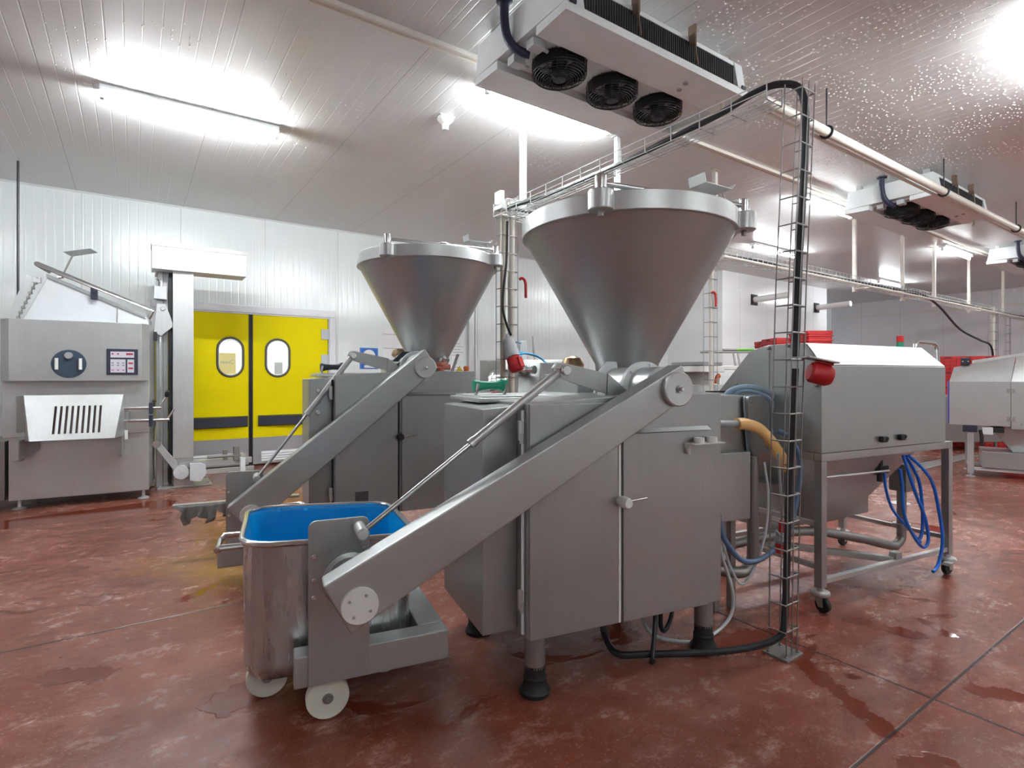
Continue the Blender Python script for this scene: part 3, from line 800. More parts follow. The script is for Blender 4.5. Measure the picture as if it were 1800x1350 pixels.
    m = MB(); m.lathe([(0.0, -0.03), (0.022, -0.028), (0.024, 0.0), (0.022, 0.028), (0.0, 0.03)], mid, pins[1] - pins[0], 16); m.build('bar_collar', CHROME, hop)
    # folded sheet of the splash-guard sensor at the right of the rim
    if dz < 0.05:
        b0 = Vector((1.036, 0.058, 2.40)); e1 = Vector((0.205, 0.029, 0.0)); e2 = Vector((-0.010, 0.111, 0.0))
    else:
        b0 = Vector((1.09, 0.18, z2 + 0.135)); e1 = Vector((0.20, 0.02, 0.0)); e2 = Vector((-0.01, 0.10, 0.0))
    n = Vector((0, 0, 1)); e3 = e1.normalized()
    m = MB()
    m.prism([b0, b0 + e1, b0 + e1 + e2, b0 + e2], n * 0.004, 0)
    m.prism([b0, b0 + e2, b0 + e2 + n * 0.05 - e3 * 0.012, b0 + n * 0.05 - e3 * 0.012], e3 * 0.004, 0)
    m.prism([b0 + e1, b0 + e1 + e2, b0 + e1 + e2 + n * 0.03 + e3 * 0.03, b0 + e1 + n * 0.03 + e3 * 0.03], -e3 * 0.004, 0)
    m.tube([b0 + e1 * 0.95 + e2 * 0.5, b0 + e1 * 1.1 + e2 * 0.5 - n * 0.04, pins[1] + Vector((0.02, 0.06, 0.05)), pins[1]], 0.005, 8, smooth=4)
    m.build('sheet_guard', STEEL_L, t)
    # swing-arm drive on top of the cabinet
    X, Z = hub
    m = MB(); m.cyl((X, -0.04, Z), (X, 0.36, Z), 0.104, seg=40); m.build('drive_housing', ALU, t)
    m = MB(); m.lathe([(0.128, 0), (0.132, 0.004), (0.132, 0.028), (0.126, 0.032)], (X, 0.125, Z), (0, -1, 0), 44)
    for k in range(6):
        a = 2 * PI * k / 6 + 0.3; m.bolt((X + 0.117 * math.cos(a), 0.093, Z + 0.117 * math.sin(a)), (0, -1, 0), 0.008, 0.006)
    m.build('drive_flange', accent, t)
    m = MB(); pl = []
    for k in range(8):
        a = PI / 8 + k * PI / 4; pl.append((X + 0.148 * math.cos(a), 0.34, Z + 0.148 * math.sin(a)))
    m.prism(pl, (0, 0.022, 0), 0.003); m.build('mounting_plate', accent if dz < 0.05 else NAVY, t)
    m = MB(); m.box(X - 0.15, X + 0.15, 0.20, 0.50, zt + 0.015, Z - 0.09, 0.006); m.build('drive_bracket', STEEL_L, t)
    # fixed bracket carrying the tie rod
    px, pz = X - 0.492, Z + 0.085
    m = MB()
    m.prism([(X - 0.235, 0.085, Z - 0.025), (X - 0.228, 0.085, Z + 0.072), (px + 0.02, 0.085, pz + 0.036), (px - 0.012, 0.085, pz + 0.034), (px - 0.03, 0.085, pz + 0.012), (px - 0.03, 0.085, pz - 0.012), (px - 0.015, 0.085, pz - 0.030)], (0, 0.016, 0), 0.002)
    m.prism([(X - 0.235, 0.085, Z - 0.025), (X - 0.10, 0.085, Z - 0.06), (X - 0.06, 0.085, Z - 0.10), (X - 0.235, 0.085, Z - 0.085), (X - 0.24, 0.085, Z - 0.03)], (0, 0.016, 0), 0.002)
    m.prism([(X - 0.235, 0.10, Z - 0.08), (X - 0.228, 0.10, Z + 0.072), (X - 0.08, 0.10, Z - 0.04)], (0, -0.02, 0), 0.002)
    m.prism([(X - 0.235, 0.10, Z - 0.05), (X - 0.228, 0.10, Z + 0.05), (X - 0.09, 0.26, Z + 0.05), (X - 0.09, 0.26, Z - 0.05)], (0.01, 0.012, 0), 0.002)
    m.build('tie_bracket', STEEL, t)
    m = MB(); m.box(X - 0.215, X - 0.16, 0.12, 0.20, zt + 0.015, Z - 0.02, 0.003); m.build('bracket_post', STEEL_L, t)
    # lifting arm
    lx, lz = low
    u = Vector((X - lx, 0, Z - lz)).normalized(); nv = Vector((-u.z, 0, u.x))
    Ph, Pl = Vector((X, -0.13, Z)), Vector((lx, -0.13, lz))
    arm = [Pl - u * 0.071 + nv * 0.1315, Pl - u * 0.075 - nv * 0.078, Ph + u * 0.0745 - nv * 0.068, Ph + u * 0.088 + nv * hub_n]
    m = MB(); m.prism(arm, (0, 0.105, 0), 0.010); m.build('lifting_arm', STEEL_F, t)
    m = MB(); m.lathe([(0.078, 0), (0.080, 0.004), (0.080, 0.022), (0.074, 0.026), (0.071, 0.024), (0.0, 0.025)], Ph, (0, -1, 0), 48); hb = m.build('pivot_cap', STEEL_L, t)
    m = MB(); m.lathe([(0.016, 0.03), (0.016, 0.036), (0.0, 0.037)], Ph, (0, -1, 0), 16); m.bolt(Ph + Vector((0, -0.036, 0)), (0, -1, 0), 0.011, 0.014); m.build('pivot_bolt', CHROME, hb)
    m = MB(); m.lathe([(0.064, 0), (0.066, 0.004), (0.066, 0.014), (0.064, 0.017), (0.0, 0.0175)], Pl, (0, -1, 0), 44); lc = m.build('pivot_cap', WHITE, t)
    for k in range(4):
        a = PI / 4 + k * PI / 2 + 0.25; m = MB(); m.bolt(Pl + Vector((0.042 * math.cos(a), -0.017, 0.042 * math.sin(a))), (0, -1, 0), 0.006, 0.003); m.build('cap_screw', GREY, lc)
    # bin plate, pivot drum, fork
    m = MB(); m.lathe([(0.104, 0), (0.108, 0.005), (0.108, 0.014), (0.090, 0.020), (0.086, 0.16)], (lx, 0.15, lz), (0, -1, 0), 40); m.build('pivot_drum', STEEL, t)
    x0, x1, zp0, zp1 = lx - 0.157, lx + 0.078, lz - 0.405, lz + 0.243
    m = MB(); rr = 0.03
    pl = [(x0, 0.15, zp0), (x1, 0.15, zp0)]
    for k in range(6): a = k / 5 * PI / 2; pl.append((x1 - rr + rr * math.cos(a), 0.15, zp1 - rr + rr * math.sin(a)))
    for k in range(6): a = PI / 2 + k / 5 * PI / 2; pl.append((x0 + rr + rr * math.cos(a), 0.15, zp1 - rr + rr * math.sin(a)))
    m.prism(pl, (0, 0.015, 0), 0.002); plate = m.build('bin_plate', STEEL, t)
    for bx, bz in ((x0 + 0.022, lz + 0.105), (x0 + 0.022, lz + 0.012), (x0 + 0.022, lz - 0.055), (x1 - 0.02, lz + 0.115)):
        m = MB(); m.bolt((bx, 0.15, bz), (0, -1, 0), 0.011, 0.010); m.build('plate_bolt', CHROME, plate)
    qx, qz = lx + 0.035, lz + 0.205
    m = MB(); m.cyl((qx, 0.15, qz), (qx, 0.025, qz), 0.024, seg=20); m.lathe([(0.024, 0), (0.019, 0.006), (0.0, 0.0065)], (qx, 0.025, qz), (0, -1, 0), 20); m.build('tie_pin', STEEL_L, plate)
    m = MB(); m.box(lx - 0.21, lx + 0.42, 0.167, 0.265, lz - 0.417, lz - 0.29, 0.008); m.box(lx + 0.305, lx + 0.42, 0.2652, 0.86, lz - 0.417, lz - 0.29, 0.008)
    if dz > 0.05: m.box(lx - 0.55, lx + 0.36, 0.80, 0.86, lz - 0.105, lz - 0.085, 0.004)
    m.build('fork', STEEL_F, t)
    # tie rod with its sleeve
    A_, B_ = Vector((qx, 0.055, qz)), Vector((px, 0.06, pz))
    C_ = A_.lerp(B_, 0.515)
    m = MB(); m.cyl(A_, C_, 0.0105, seg=12); m.build('tie_rod', CHROME, t)
    m = MB(); m.cyl(C_, B_, 0.0205, seg=16); m.lathe([(0.023, -0.012), (0.023, 0.014)], C_, B_ - A_, 16); m.build('rod_sleeve', STEEL_L, t)
    m = MB(); m.bolt((px, 0.085, pz), (0, -1, 0), 0.030, 0.055); m.lathe([(0.02, -0.06), (0.024, -0.056), (0.024, -0.05)], (px, 0.06, pz), (0, 1, 0), 16); m.build('rod_eye', CHROME, t)
    # grip on the lid
    gx, gy, gz = 0.055, 0.60, zt + 0.068
    m = MB()
    m.lathe([(0.0, -0.095), (0.030, -0.093), (0.034, -0.08), (0.026, -0.05), (0.021, 0.0), (0.024, 0.05), (0.036, 0.066), (0.036, 0.092), (0.0, 0.095)], (gx, gy, gz), (1, 0.0, 0.03), 20); g = m.build('lid_grip', grip_mat or GREEN, t)
    for s in (-1, 1):
        m = MB(); m.tube([(gx + s * 0.082, gy - 0.0, zt + 0.018), (gx + s * 0.082, gy - 0.03, gz - 0.02), (gx + s * 0.082 * 0.95, gy - 0.034, gz + 0.012)], 0.009, 8, smooth=4)
        m.build('grip_bracket', CHROME, g)
    # bronze-domed vacuum cap behind the drive
    m = MB(); m.lathe([(0.036, 0.0), (0.036, 0.14), (0.062, 0.155), (0.068, 0.165), (0.068, 0.18), (0.052, 0.212), (0.025, 0.224), (0.0, 0.225)], (0.645, 0.75, zt + 0.015), (0, 0, 1), 28); m.build('vacuum_cap', BRONZE, t)
    m = MB(); m.box(0.50, 0.62, 0.45, 0.85, zt + 0.015, zt + 0.13, 0.008); m.build('pump_cover', STEEL_L, t)
    return t

FA = filler((1.396, 1.904), -11.4, 0.0, (0.686, 1.343), (-0.721, 0.587), PAINT_W, 'big filler nearest the camera, green lid grip, arm reaching to the tote')
FB = filler((1.184, 3.948), -9.6, 0.125, (0.626, 1.468), (-0.54, 0.50), LGREY, 'rear filler by the yellow doors, black grip on its lid, hopper partly against the wall', 0.105, NAVY, BLACK)
# details only the near machine shows
m = MB()
zs = 1.078
m.box(0.836, 1.03, -0.085, -0.012, zs - 0.004, zs, 0.001); m.tube([(0.85, -0.012, zs - 0.05), (0.85, -0.03, zs - 0.05), (0.85, -0.04, zs - 0.004)], 0.006, 8); sh = m.build('cap_shelf', WHITE, FA)
for x in (0.895, 0.975):
    m = MB(); m.lathe([(0.024, 0), (0.026, 0.003), (0.026, 0.020), (0.023, 0.026), (0.0, 0.027)], (x, -0.048, zs), (0, 0, 1), 20); m.build('plug_cap', WHITE, sh)
# details only the rear machine shows: rating plate, side screws, items on top
m = MB(); m.box(0.14, 0.235, -0.0165, -0.014, 0.475, 0.565, 0.001); m.box(0.145, 0.185, -0.0175, -0.0165, 0.545, 0.558, 0); m.box(0.145, 0.23, -0.0175, -0.0165, 0.485, 0.488, 0); m.build('rating_plate', plain('plate_grey', (0.09, 0.09, 0.095), 0.4, 0.5), FB)
for z in (1.30, 1.22, 1.14):
    m = MB(); m.bolt((-0.10, 0.115, z), (0, -1, 0), 0.02, 0.014); m.build('side_screw', CHROME, FB)
zt = 1.284 + 0.125 + 0.035
m = MB(); m.lathe([(0.03, 0), (0.018, 0.02), (0.03, 0.05)], (0.86, 0.20, zt), (0, 0, 1), 12); m.cyl((0.86, 0.20, zt + 0.05), (0.86, 0.20, zt + 0.075), 0.038, seg=14); m.cyl((0.77, 0.20, zt + 0.03), (0.93, 0.20, zt + 0.035), 0.022, seg=12); m.build('valve_handle', PINK, FB)
m = MB(); m.prism([(0.965, 0.14, zt), (1.02, 0.14, zt), (0.995, 0.14, zt + 0.045)], (0, 0.01, 0), 0.001); m.build('warning_triangle', YELLOW, FB)
m = MB(); m.cyl((1.055, 0.15, zt - 0.002), (1.055, 0.15, zt + 0.02), 0.022, seg=14); m.lathe([(0.024, 0.02), (0.026, 0.03), (0.018, 0.042), (0.0, 0.043)], (1.055, 0.15, zt), (0, 0, 1), 14); m.build('stop_button', ORANGE, FB)
m = MB(); m.lathe([(0.05, 0), (0.055, 0.03), (0.03, 0.05), (0.0, 0.052)], (0.90, 0.30, zt + 0.08), (0.2, -0.1, 1), 18); m.tube([(0.95, 0.2, zt), (1.0, 0.2, zt + 0.14)], 0.012, 10); m.tube([(0.90, 0.30, zt), (0.90, 0.30, zt + 0.09)], 0.012, 8); m.build('steel_lever', CHROME, FB)

# torn grey film draped over the rear fork bar
R9 = Matrix.Rotation(math.radians(-9.6), 4, 'Z')
def fb(x, y, z): return Matrix.Translation((1.184, 3.948, 0)) @ R9 @ Vector((x, y, z))
random.seed(11)
m = MB(); rows = []
NX = 26
for i in range(NX + 1):
    tt = i / NX; x = -1.06 + 0.36 * tt
    drop = (0.02 + 0.07 * abs(math.sin(tt * 7.5 + 0.6)) + (0.06 if 0.15 < tt < 0.35 or 0.55 < tt < 0.7 else 0.02)) * min(1, tt * 6 + 0.1)
    L = []
    for k in range(7):
        f = k / 6; fold = 0.018 * math.sin(tt * 40 + k) * f
        L.append(fb(x + fold, 0.795 - 0.03 * f * abs(math.sin(tt * 17)), 0.405 - drop * f))
    rows.append([m.bm.verts.new(p) for p in L])
for A_, B_ in zip(rows, rows[1:]):
    for k in range(6): m.bm.faces.new((A_[k], A_[k + 1], B_[k + 1], B_[k]))
o = m.build('plastic_film', FILM)
md = o.modifiers.new('thick', 'SOLIDIFY'); md.thickness = 0.004
tag(o, 'torn grey plastic film draped over the rear filler fork bar', 'plastic film')

# ------------------------------------------------------------------ tote on wheels
t = thing('tote_bin', 'steel wheeled tote with bright blue lining, held by the near lifting arm', 'tote bin', (1.396, 1.904, 0), -11.4)
tilt = math.tan(math.radians(2.6))
def shear(L): return [Vector((p.x, p.y, p.z - (p.x + 0.77) * tilt * min(1, p.z / 0.5))) for p in L]
X0, X1, Y0, Y1 = -1.125, -0.415, 0.30, 0.985
def sec(i, z, r): return shear(rrect(X0 + i, X1 - i, Y0 + i, Y1 - i, r, z, 8))
m = MB()
m.loft([sec(0.10, 0.128, 0.06), sec(0.062, 0.131, 0.08), sec(0.030, 0.146, 0.10), sec(0.013, 0.172, 0.115), sec(0.006, 0.21, 0.12), sec(0.003, 0.685, 0.125), sec(0.0, 0.70, 0.125)], True, False)
m.build('body', STEEL_T, t)
m = MB()
m.loft([sec(0.004, 0.702, 0.122), sec(0.012, 0.685, 0.12), sec(0.040, 0.25, 0.11), sec(0.07, 0.20, 0.09), sec(0.14, 0.185, 0.06)], False, True)
m.build('lining', BLUE, t)
m = MB(); m.tube(sec(-0.002, 0.705, 0.128), 0.0125, 10, closed=True); m.build('rim', CHROME, t)
m = MB(); hx = X0 - 0.005
m.tube([(hx + 0.02, 0.55, 0.655), (hx - 0.085, 0.55, 0.655), (hx - 0.10, 0.565, 0.64), (hx - 0.10, 0.73, 0.64), (hx - 0.085, 0.75, 0.655), (hx + 0.02, 0.75, 0.655)], 0.0125, 10); m.build('handle', CHROME, t)
m = MB(); m.tube([(-0.98, 0.97, 0.70), (-0.97, 1.05, 0.705), (-0.90, 1.07, 0.705), (-0.86, 1.05, 0.705), (-0.85, 0.97, 0.70)], 0.012, 10, smooth=4); m.build('handle', CHROME, t)
for (wx, wy) in ((-0.80, 0.235), (-1.03, 0.50), (-0.52, 0.50), (-0.80, 0.88)):
    m = MB(); m.lathe([(0.020, -0.022), (0.060, -0.014), (0.076, -0.020), (0.083, -0.020), (0.0855, -0.014), (0.0855, 0.014), (0.083, 0.020), (0.076, 0.020), (0.060, 0.014), (0.020, 0.022)], (wx, wy, 0.086), (0, -1, 0), 40); wh = m.build('wheel', CREAM, t)
    m = MB(); m.lathe([(0.020, 0.018), (0.022, 0.024), (0.017, 0.026)], (wx, wy, 0.086), (0, -1, 0), 20); m.bolt((wx, wy - 0.026, 0.086), (0, -1, 0), 0.013, 0.010); m.build('axle_nut', STEEL_D, wh)
    m = MB(); m.box(wx - 0.035, wx + 0.035, wy + 0.024, wy + 0.030, 0.06, 0.175, 0.003); m.box(wx - 0.04, wx + 0.04, wy - 0.02, wy + 0.05, 0.172, 0.18, 0.002); m.build('wheel_bracket', STEEL_D, wh)

# ------------------------------------------------------------------ slicing machine at the left
t = thing('slicing_machine', 'tall steel slicing machine at the left, with slotted chute and round hatch', 'slicing machine', (-1.027, 7.634, 0), -5.5)
SL = steel('bright_sheet', 0.55, 0.36, streak=(40, 40, 2), amt=0.06)
m = MB(); m.box(-0.045, 1.178, 0.03, 0.95, 0.10, 0.80, 0.008); m.build('base_cabinet', SL, t)
m = MB(); m.box(-0.09, 1.185, 0.0, 0.98, 0.765, 1.36, 0.008); m.box(0.94, 1.16, -0.012, 0.0, 0.80, 0.92, 0.002); m.build('mid_cabinet', SL, t)
m = MB(); m.prism([(-0.012, -0.10, 1.352), (1.118, -0.10, 1.352), (1.185, 0.02, 1.352), (1.185, 0.99, 1.352), (-0.10, 0.99, 1.352), (-0.10, 0.0, 1.352)], (0, 0, 0.645), 0.006)
m.build('head_casing', SL, t)
m = MB(); m.lathe([(0.150, 0.0), (0.150, 0.004), (0.0, 0.005)], (0.475, -0.10, 1.535), (0, -1, 0), 40)
hat = m.build('round_hatch', plain('smoked_glass', (0.05, 0.075, 0.11), 0.12, vary=0.4, scale=6), t)
for s in (-1, 1):
    m = MB(); m.cyl((0.475 + s * 0.10, -0.125, 1.475), (0.475 + s * 0.10, -0.125, 1.595), 0.016, seg=12); m.cyl((0.475 + s * 0.10, -0.104, 1.49), (0.475 + s * 0.10, -0.125, 1.49), 0.008, seg=8); m.cyl((0.475 + s * 0.10, -0.104, 1.58), (0.475 + s * 0.10, -0.125, 1.58), 0.008, seg=8); m.build('hatch_grip', WHITE, hat)
m = MB(); m.cyl((0.475, -0.104, 1.625), (0.475, -0.13, 1.625), 0.035, seg=20); m.build('hatch_knob', GREY, hat)
# control panel
m = MB(); m.box(0.80, 1.085, -0.112, -0.10, 1.42, 1.705, 0.004); cp = m.build('control_panel', NAVY, t)
def pane_box(x0, x1, z0, z1, mat, nm, y=-0.114):
    m = MB(); m.box(x0, x1, y, -0.111, z0, z1, 0.0005); return m.build(nm, mat, cp)
PANEL = plain('panel_foil', (0.62, 0.60, 0.66), 0.4)
DRED = plain('panel_red', (0.38, 0.02, 0.05), 0.35); DGREY = plain('panel_grey', (0.27, 0.32, 0.33), 0.4); DPINK = plain('panel_pink', (0.55, 0.22, 0.30), 0.4)
pane_box(0.836, 1.05, 1.610, 1.675, PANEL, 'display_strip'); pane_box(0.836, 0.972, 1.445, 1.59, PANEL, 'keypad'); pane_box(0.988, 1.05, 1.445, 1.59, PANEL, 'keypad')
pane_box(0.978, 1.04, 1.640, 1.660, DRED, 'display', -0.116)
for z in (1.548, 1.492): pane_box(0.998, 1.04, z - 0.009, z + 0.009, DRED, 'red_key', -0.116)
for i, x in enumerate((0.856, 0.904, 0.952)):
    for z, c, nm in ((1.550, DGREY, 'grey_key'), (1.525, DGREY, 'grey_key'), (1.472, DPINK, 'pink_key')): pane_box(x - 0.011, x + 0.011, z - 0.008, z + 0.008, c, nm, -0.116)
for x in (0.856, 0.904):
    m = MB(); m.cyl((x, -0.114, 1.65), (x, -0.117, 1.65), 0.009, seg=12); m.build('lamp', DRED, cp)
# slotted chute cover: a tilted plate with nine slots and folded cheeks
zt_, zb_ = 1.205, 0.745
def cf(z): return -0.10 - 0.20 * (zt_ - z) / (zt_ - zb_)
def xl(z): return 0.105 + 0.085 * (zt_ - z) / (zt_ - zb_)
def xr(z): return 0.948 - 0.055 * (zt_ - z) / (zt_ - zb_)
m = MB()
def cplate(xa0, xa1, xb0, xb1, z0, z1):
    m.prism([(xa0, cf(z0), z0), (xa1, cf(z0), z0), (xb1, cf(z1), z1), (xb0, cf(z1), z1)], (0, 0.004, 0), 0)
s0, s1 = 0.805, 1.09
cplate(xl(zb_), xr(zb_), xl(s0), xr(s0), zb_, s0); cplate(xl(s1), xr(s1), xl(zt_), xr(zt_), s1, zt_)
sx = [0.365 + k * 0.0475 for k in range(9)]; sw = 0.0215
cplate(xl(s0), sx[0], xl(s1), sx[0], s0, s1); cplate(sx[-1] + sw, xr(s0), sx[-1] + sw, xr(s1), s0, s1)
for k in range(8): cplate(sx[k] + sw, sx[k + 1], sx[k] + sw, sx[k + 1], s0, s1)
for k in range(9):
    for zz in (s0, s1): m.cyl((sx[k], cf(zz) + 0.002, zz), (sx[k] + sw, cf(zz) + 0.002, zz), 0.002, seg=6)
for f, sg in ((xl, -1), (xr, 1)):
    m.prism([(f(zb_), cf(zb_), zb_), (f(zt_), cf(zt_), zt_), (f(zt_) + sg * 0.01, 0.0, zt_), (f(zt_) + sg * 0.012, 0.0, zb_ - 0.0)], (0.004, 0, 0), 0)
ch = m.build('chute_cover', STEEL_L, t)
m = MB(); m.box(0.30, 0.82, -0.02, 0.0, 0.78, 1.15, 0); m.build('chute_back', STEEL_D, t)
m = MB(); m.box(0.03, 0.10, -0.03, -0.004, 0.82, 1.20, 0.004); m.build('chute_hinge', STEEL_D, t)
for x in (0.04, 0.90):
    m = MB(); m.box(x, x + 0.05, -0.16, 0.0, 0.735, 0.742, 0.001); m.box(x + 0.045, x + 0.05, -0.20, 0.0, 0.53, 0.74, 0.001); m.box(x, x + 0.05, -0.16, 0.0, 0.53, 0.537, 0.001)
    if x < 0.5: m.prism([(x + 0.05, -0.19, 0.74), (x + 0.17, 0.0, 0.72), (x + 0.17, 0.0, 0.63), (x + 0.05, -0.19, 0.54)], (0, 0.004, 0), 0)
    m.build('chute_bracket', STEEL, t)
# locking bars
for z, xe in ((1.045, 1.30), (0.905, 1.38)):
    m = MB(); m.cyl((0.95, -0.06, z), (xe, -0.06, z), 0.017, seg=12); br = m.build('locking_bar', CHROME, t)
    m = MB(); m.box(1.185, 1.225, -0.10, -0.02, z - 0.07, z + 0.06, 0.008); m.build('bar_guide', NAVY, br)
    m = MB(); m.cyl((xe - 0.02, -0.06, z), (xe + 0.05, -0.07, z + 0.12), 0.010, seg=10); lv = m.build('bar_lever', CHROME, br)
    if z > 1: 
        m = MB(); m.lathe([(0.0, 0), (0.018, 0.02), (0.026, 0.06), (0.018, 0.085), (0.0, 0.09)], (xe + 0.045, -0.07, z + 0.11), (0.3, 0, 1), 14); m.build('lever_knob', BLACK, lv)
        m = MB(); m.cyl((1.235, -0.06, z), (1.235, -0.06, z + 0.07), 0.007, seg=8); m.cyl((1.235, -0.06, z + 0.07), (1.235, -0.06, z + 0.085), 0.022, seg=8); m.build('clamp_star', BLACK, br)
m = MB(); m.tube([(0.955, -0.07, 1.02), (0.99, -0.07, 1.02), (1.0, -0.07, 1.01), (1.0, -0.07, 0.92)], 0.009, 8); m.build('bar_hook', CHROME, t)
m = MB(); m.box(0.955, 0.985, -0.06, -0.01, 0.70, 0.80, 0.003); m.build('catch_block', WHITE, t)
# pale guard hood over the top, hinged, with handle tube
m = MB()
m.prism([(-0.02, 0.36, 1.99), (0.20, 0.36, 2.50), (0.26, 0.36, 2.515), (1.15, 0.36, 2.10), (1.15, 0.36, 1.99)], (0, 0.42, 0), 0.01)
m.build('guard_hood', plain('pale_guard', (0.62, 0.65, 0.67), 0.45), t)
m = MB(); m.tube([(0.235, 0.35, 2.56), (0.135, 0.30, 2.635), (1.20, 0.30, 2.185), (1.155, 0.35, 2.09)], 0.017, 12); gb = m.build('hood_handle', CHROME, t)
m = MB(); m.prism([(0.20, 0.34, 2.545), (1.12, 0.34, 2.13), (1.12, 0.34, 2.09), (0.20, 0.34, 2.505)], (0, 0.02, 0), 0.002); m.build('hood_rail', STEEL, t)
m = MB(); m.cyl((0.34, 0.32, 2.52), (0.44, 0.32, 2.78), 0.010, seg=8); m.lathe([(0.022, -0.03), (0.022, 0.02)], (0.335, 0.32, 2.515), (1, 0, 0.3), 10); st = m.build('plate_stem', CHROME, t)
m = MB(); m.prism([(0.345, 0.36, 2.80), (0.38, 0.60, 2.80), (0.67, 0.27, 2.812), (0.635, 0.07, 2.812)], (0, 0, 0.006), 0); m.build('stem_plate', STEEL, st)
m = MB(); m.box(0.60, 0.665, 0.29, 0.335, 2.28, 2.42, 0.004); m.cyl((0.635, 0.285, 2.37), (0.635, 0.27, 2.37), 0.014, seg=10); m.build('limit_switch', NAVY, t)
m = MB(); m.cyl((0.845, 0.30, 2.0), (0.85, 0.30, 2.22), 0.007, seg=8); m.build('gas_strut', STEEL_D, t)
m = MB()
m.prism([(-0.135, 0.30, 2.0), (-0.05, 0.30, 2.0), (0.125, 0.30, 2.47), (0.04, 0.30, 2.52)], (0, 0.06, 0), 0.004); cb = m.build('comb_arm', STEEL_L, t)
m = MB()
for k in range(9):
    f = k / 8; m.box(-0.045 + 0.165 * f, -0.02 + 0.165 * f, 0.29, 0.35, 2.03 + 0.44 * f, 2.055 + 0.44 * f, 0.003)
m.build('comb_teeth', STEEL_D, cb)
m = MB(); m.box(0.09, 0.16, 0.29, 0.34, 2.43, 2.50, 0.006); m.build('comb_latch', STEEL_L, cb)
for x, y in ((0.03, 0.09), (1.12, 0.09), (0.03, 0.88), (1.12, 0.88)):
    m = MB(); m.lathe([(0.058, 0), (0.060, 0.008), (0.050, 0.018), (0.018, 0.03), (0.016, 0.11)], (x, y, 0), (0, 0, 1), 24); m.build('foot', STEEL_L, t)
m = MB(); m.box(-0.30, -0.09, 0.10, 0.85, 0.10, 0.72, 0.006); m.build('side_box', STEEL_D, t)

# ------------------------------------------------------------------ column lift by the yellow doors
t = thing('column_lift', 'steel column lift with a head box coloured white for lit steel, left of the yellow doors', 'lift', (0.18, 8.0, 0))
m = MB(); m.box(0.06, 0.66, 0.05, 0.52, 0.0, 0.025, 0.004)
for x, y in ((0.09, 0.09), (0.62, 0.09)): m.bolt((x, y, 0.025), (0, 0, 1), 0.018, 0.02)
m.build('base_plate', GALV, t)
m = MB(); m.box(0.225, 0.45, 0.02, 0.28, 0.375, 2.73, 0.006); m.build('column_cover', STEEL_L, t)
m = MB(); m.box(0.235, 0.45, 0.06, 0.26, 0.02, 0.372, 0.004); m.build('column_foot', GALV, t)
m = MB(); m.box(0.055, 0.125, 0.16, 0.30, 0.02, 2.73, 0.004); m.box(0.128, 0.18, 0.20, 0.30, 0.02, 2.73, 0.003); m.build('guide_post', STEEL, t)
m = MB(); m.box(0.185, 0.222, 0.10, 0.26, 0.05, 2.70, 0.003); m.build('chain_slot', BLACK, t)
m = MB(); m.box(0.005, 1.048, -0.05, 0.30, 2.715, 3.03, 0.005); hd = m.build('head_box', PAINT_W, t)  # steel in strong light, its brightness given as white enamel
m = MB(); m.box(0.0, 1.052, -0.058, 0.308, 2.992, 3.045, 0.003); m.build('head_lid', STEEL_D, hd)
m = MB(); m.box(0.03, 0.165, 0.06, 0.15, 2.36, 2.52, 0.006); m.build('motor_box', LGREY, t)
m = MB(); m.tube([(0.06, 0.08, 2.70), (0.05, 0.05, 2.62), (0.08, 0.05, 2.58), (0.08, 0.06, 2.52)], 0.014, 8, smooth=4); m.build('hook_chain', CHROME, t)
m = MB(); m.prism([(0.03, 0.05, 1.95), (0.10, 0.05, 1.90), (0.235, 0.05, 2.03), (0.20, 0.05, 2.15), (0.15, 0.05, 2.30), (0.06, 0.05, 2.30)], (0, 0.012, 0), 0.002)
m.bolt((0.12, 0.05, 2.24), (0, -1, 0), 0.03, 0.02); m.build('carriage_plate', STEEL_L, t)
m = MB(); m.box(0.02, 0.06, 0.02, 0.07, 1.84, 1.95, 0.004); m.build('roller_block', BLACK, t)
m = MB(); m.box(0.085, 0.11, 0.13, 0.16, 0.55, 1.90, 0.003); m.build('lift_rod', CHROME, t)
m = MB(); m.prism([(0.02, 0.0, 0.57), (0.085, 0.0, 0.60), (0.32, 0.0, 0.26), (0.26, 0.0, 0.19)], (0, 0.06, 0), 0.006); sa = m.build('swing_link', STEEL_L, t)
m = MB(); m.cyl((0.055, -0.01, 0.575), (0.055, 0.07, 0.575), 0.045, seg=20); m.build('link_pivot', CHROME, sa)
m = MB(); m.cyl((0.31, -0.06, 0.21), (0.31, 0.10, 0.21), 0.085, seg=28); m.cyl((0.31, -0.07, 0.21), (0.31, -0.06, 0.21), 0.014, seg=10); m.build('drive_drum', LGREY, t)
m = MB(); m.prism([(0.40, -0.08, 0.10), (0.52, -0.08, 0.08), (0.585, -0.08, 0.17), (0.575, -0.08, 0.28), (0.52, -0.08, 0.31), (0.40, -0.08, 0.31)], (0, 0.16, 0), 0.006); m.build('gear_box', LGREY, t)
m = MB(); m.box(0.28, 1.12, -0.02, 0.05, 0.26, 0.33, 0.004); m.box(0.56, 1.14, -0.06, -0.02, 0.16, 0.22, 0.004); m.box(0.62, 1.05, -0.02, 0.02, 0.345, 0.385, 0.004); m.build('fork_bar', STEEL_L, t)
m = MB(); m.box(0.78, 0.83, -0.04, 0.03, 0.32, 0.45, 0.003); m.box(0.90, 0.97, -0.05, 0.03, 0.30, 0.48, 0.003); m.cyl((0.60, -0.03, 0.37), (0.98, -0.03, 0.37), 0.022, seg=10); m.build('clamp_block', STEEL_D, t)
m = MB(); m.box(0.97, 1.03, -0.10, -0.04, 0.12, 0.34, 0.004); m.build('end_stop', PAINT_W, t)

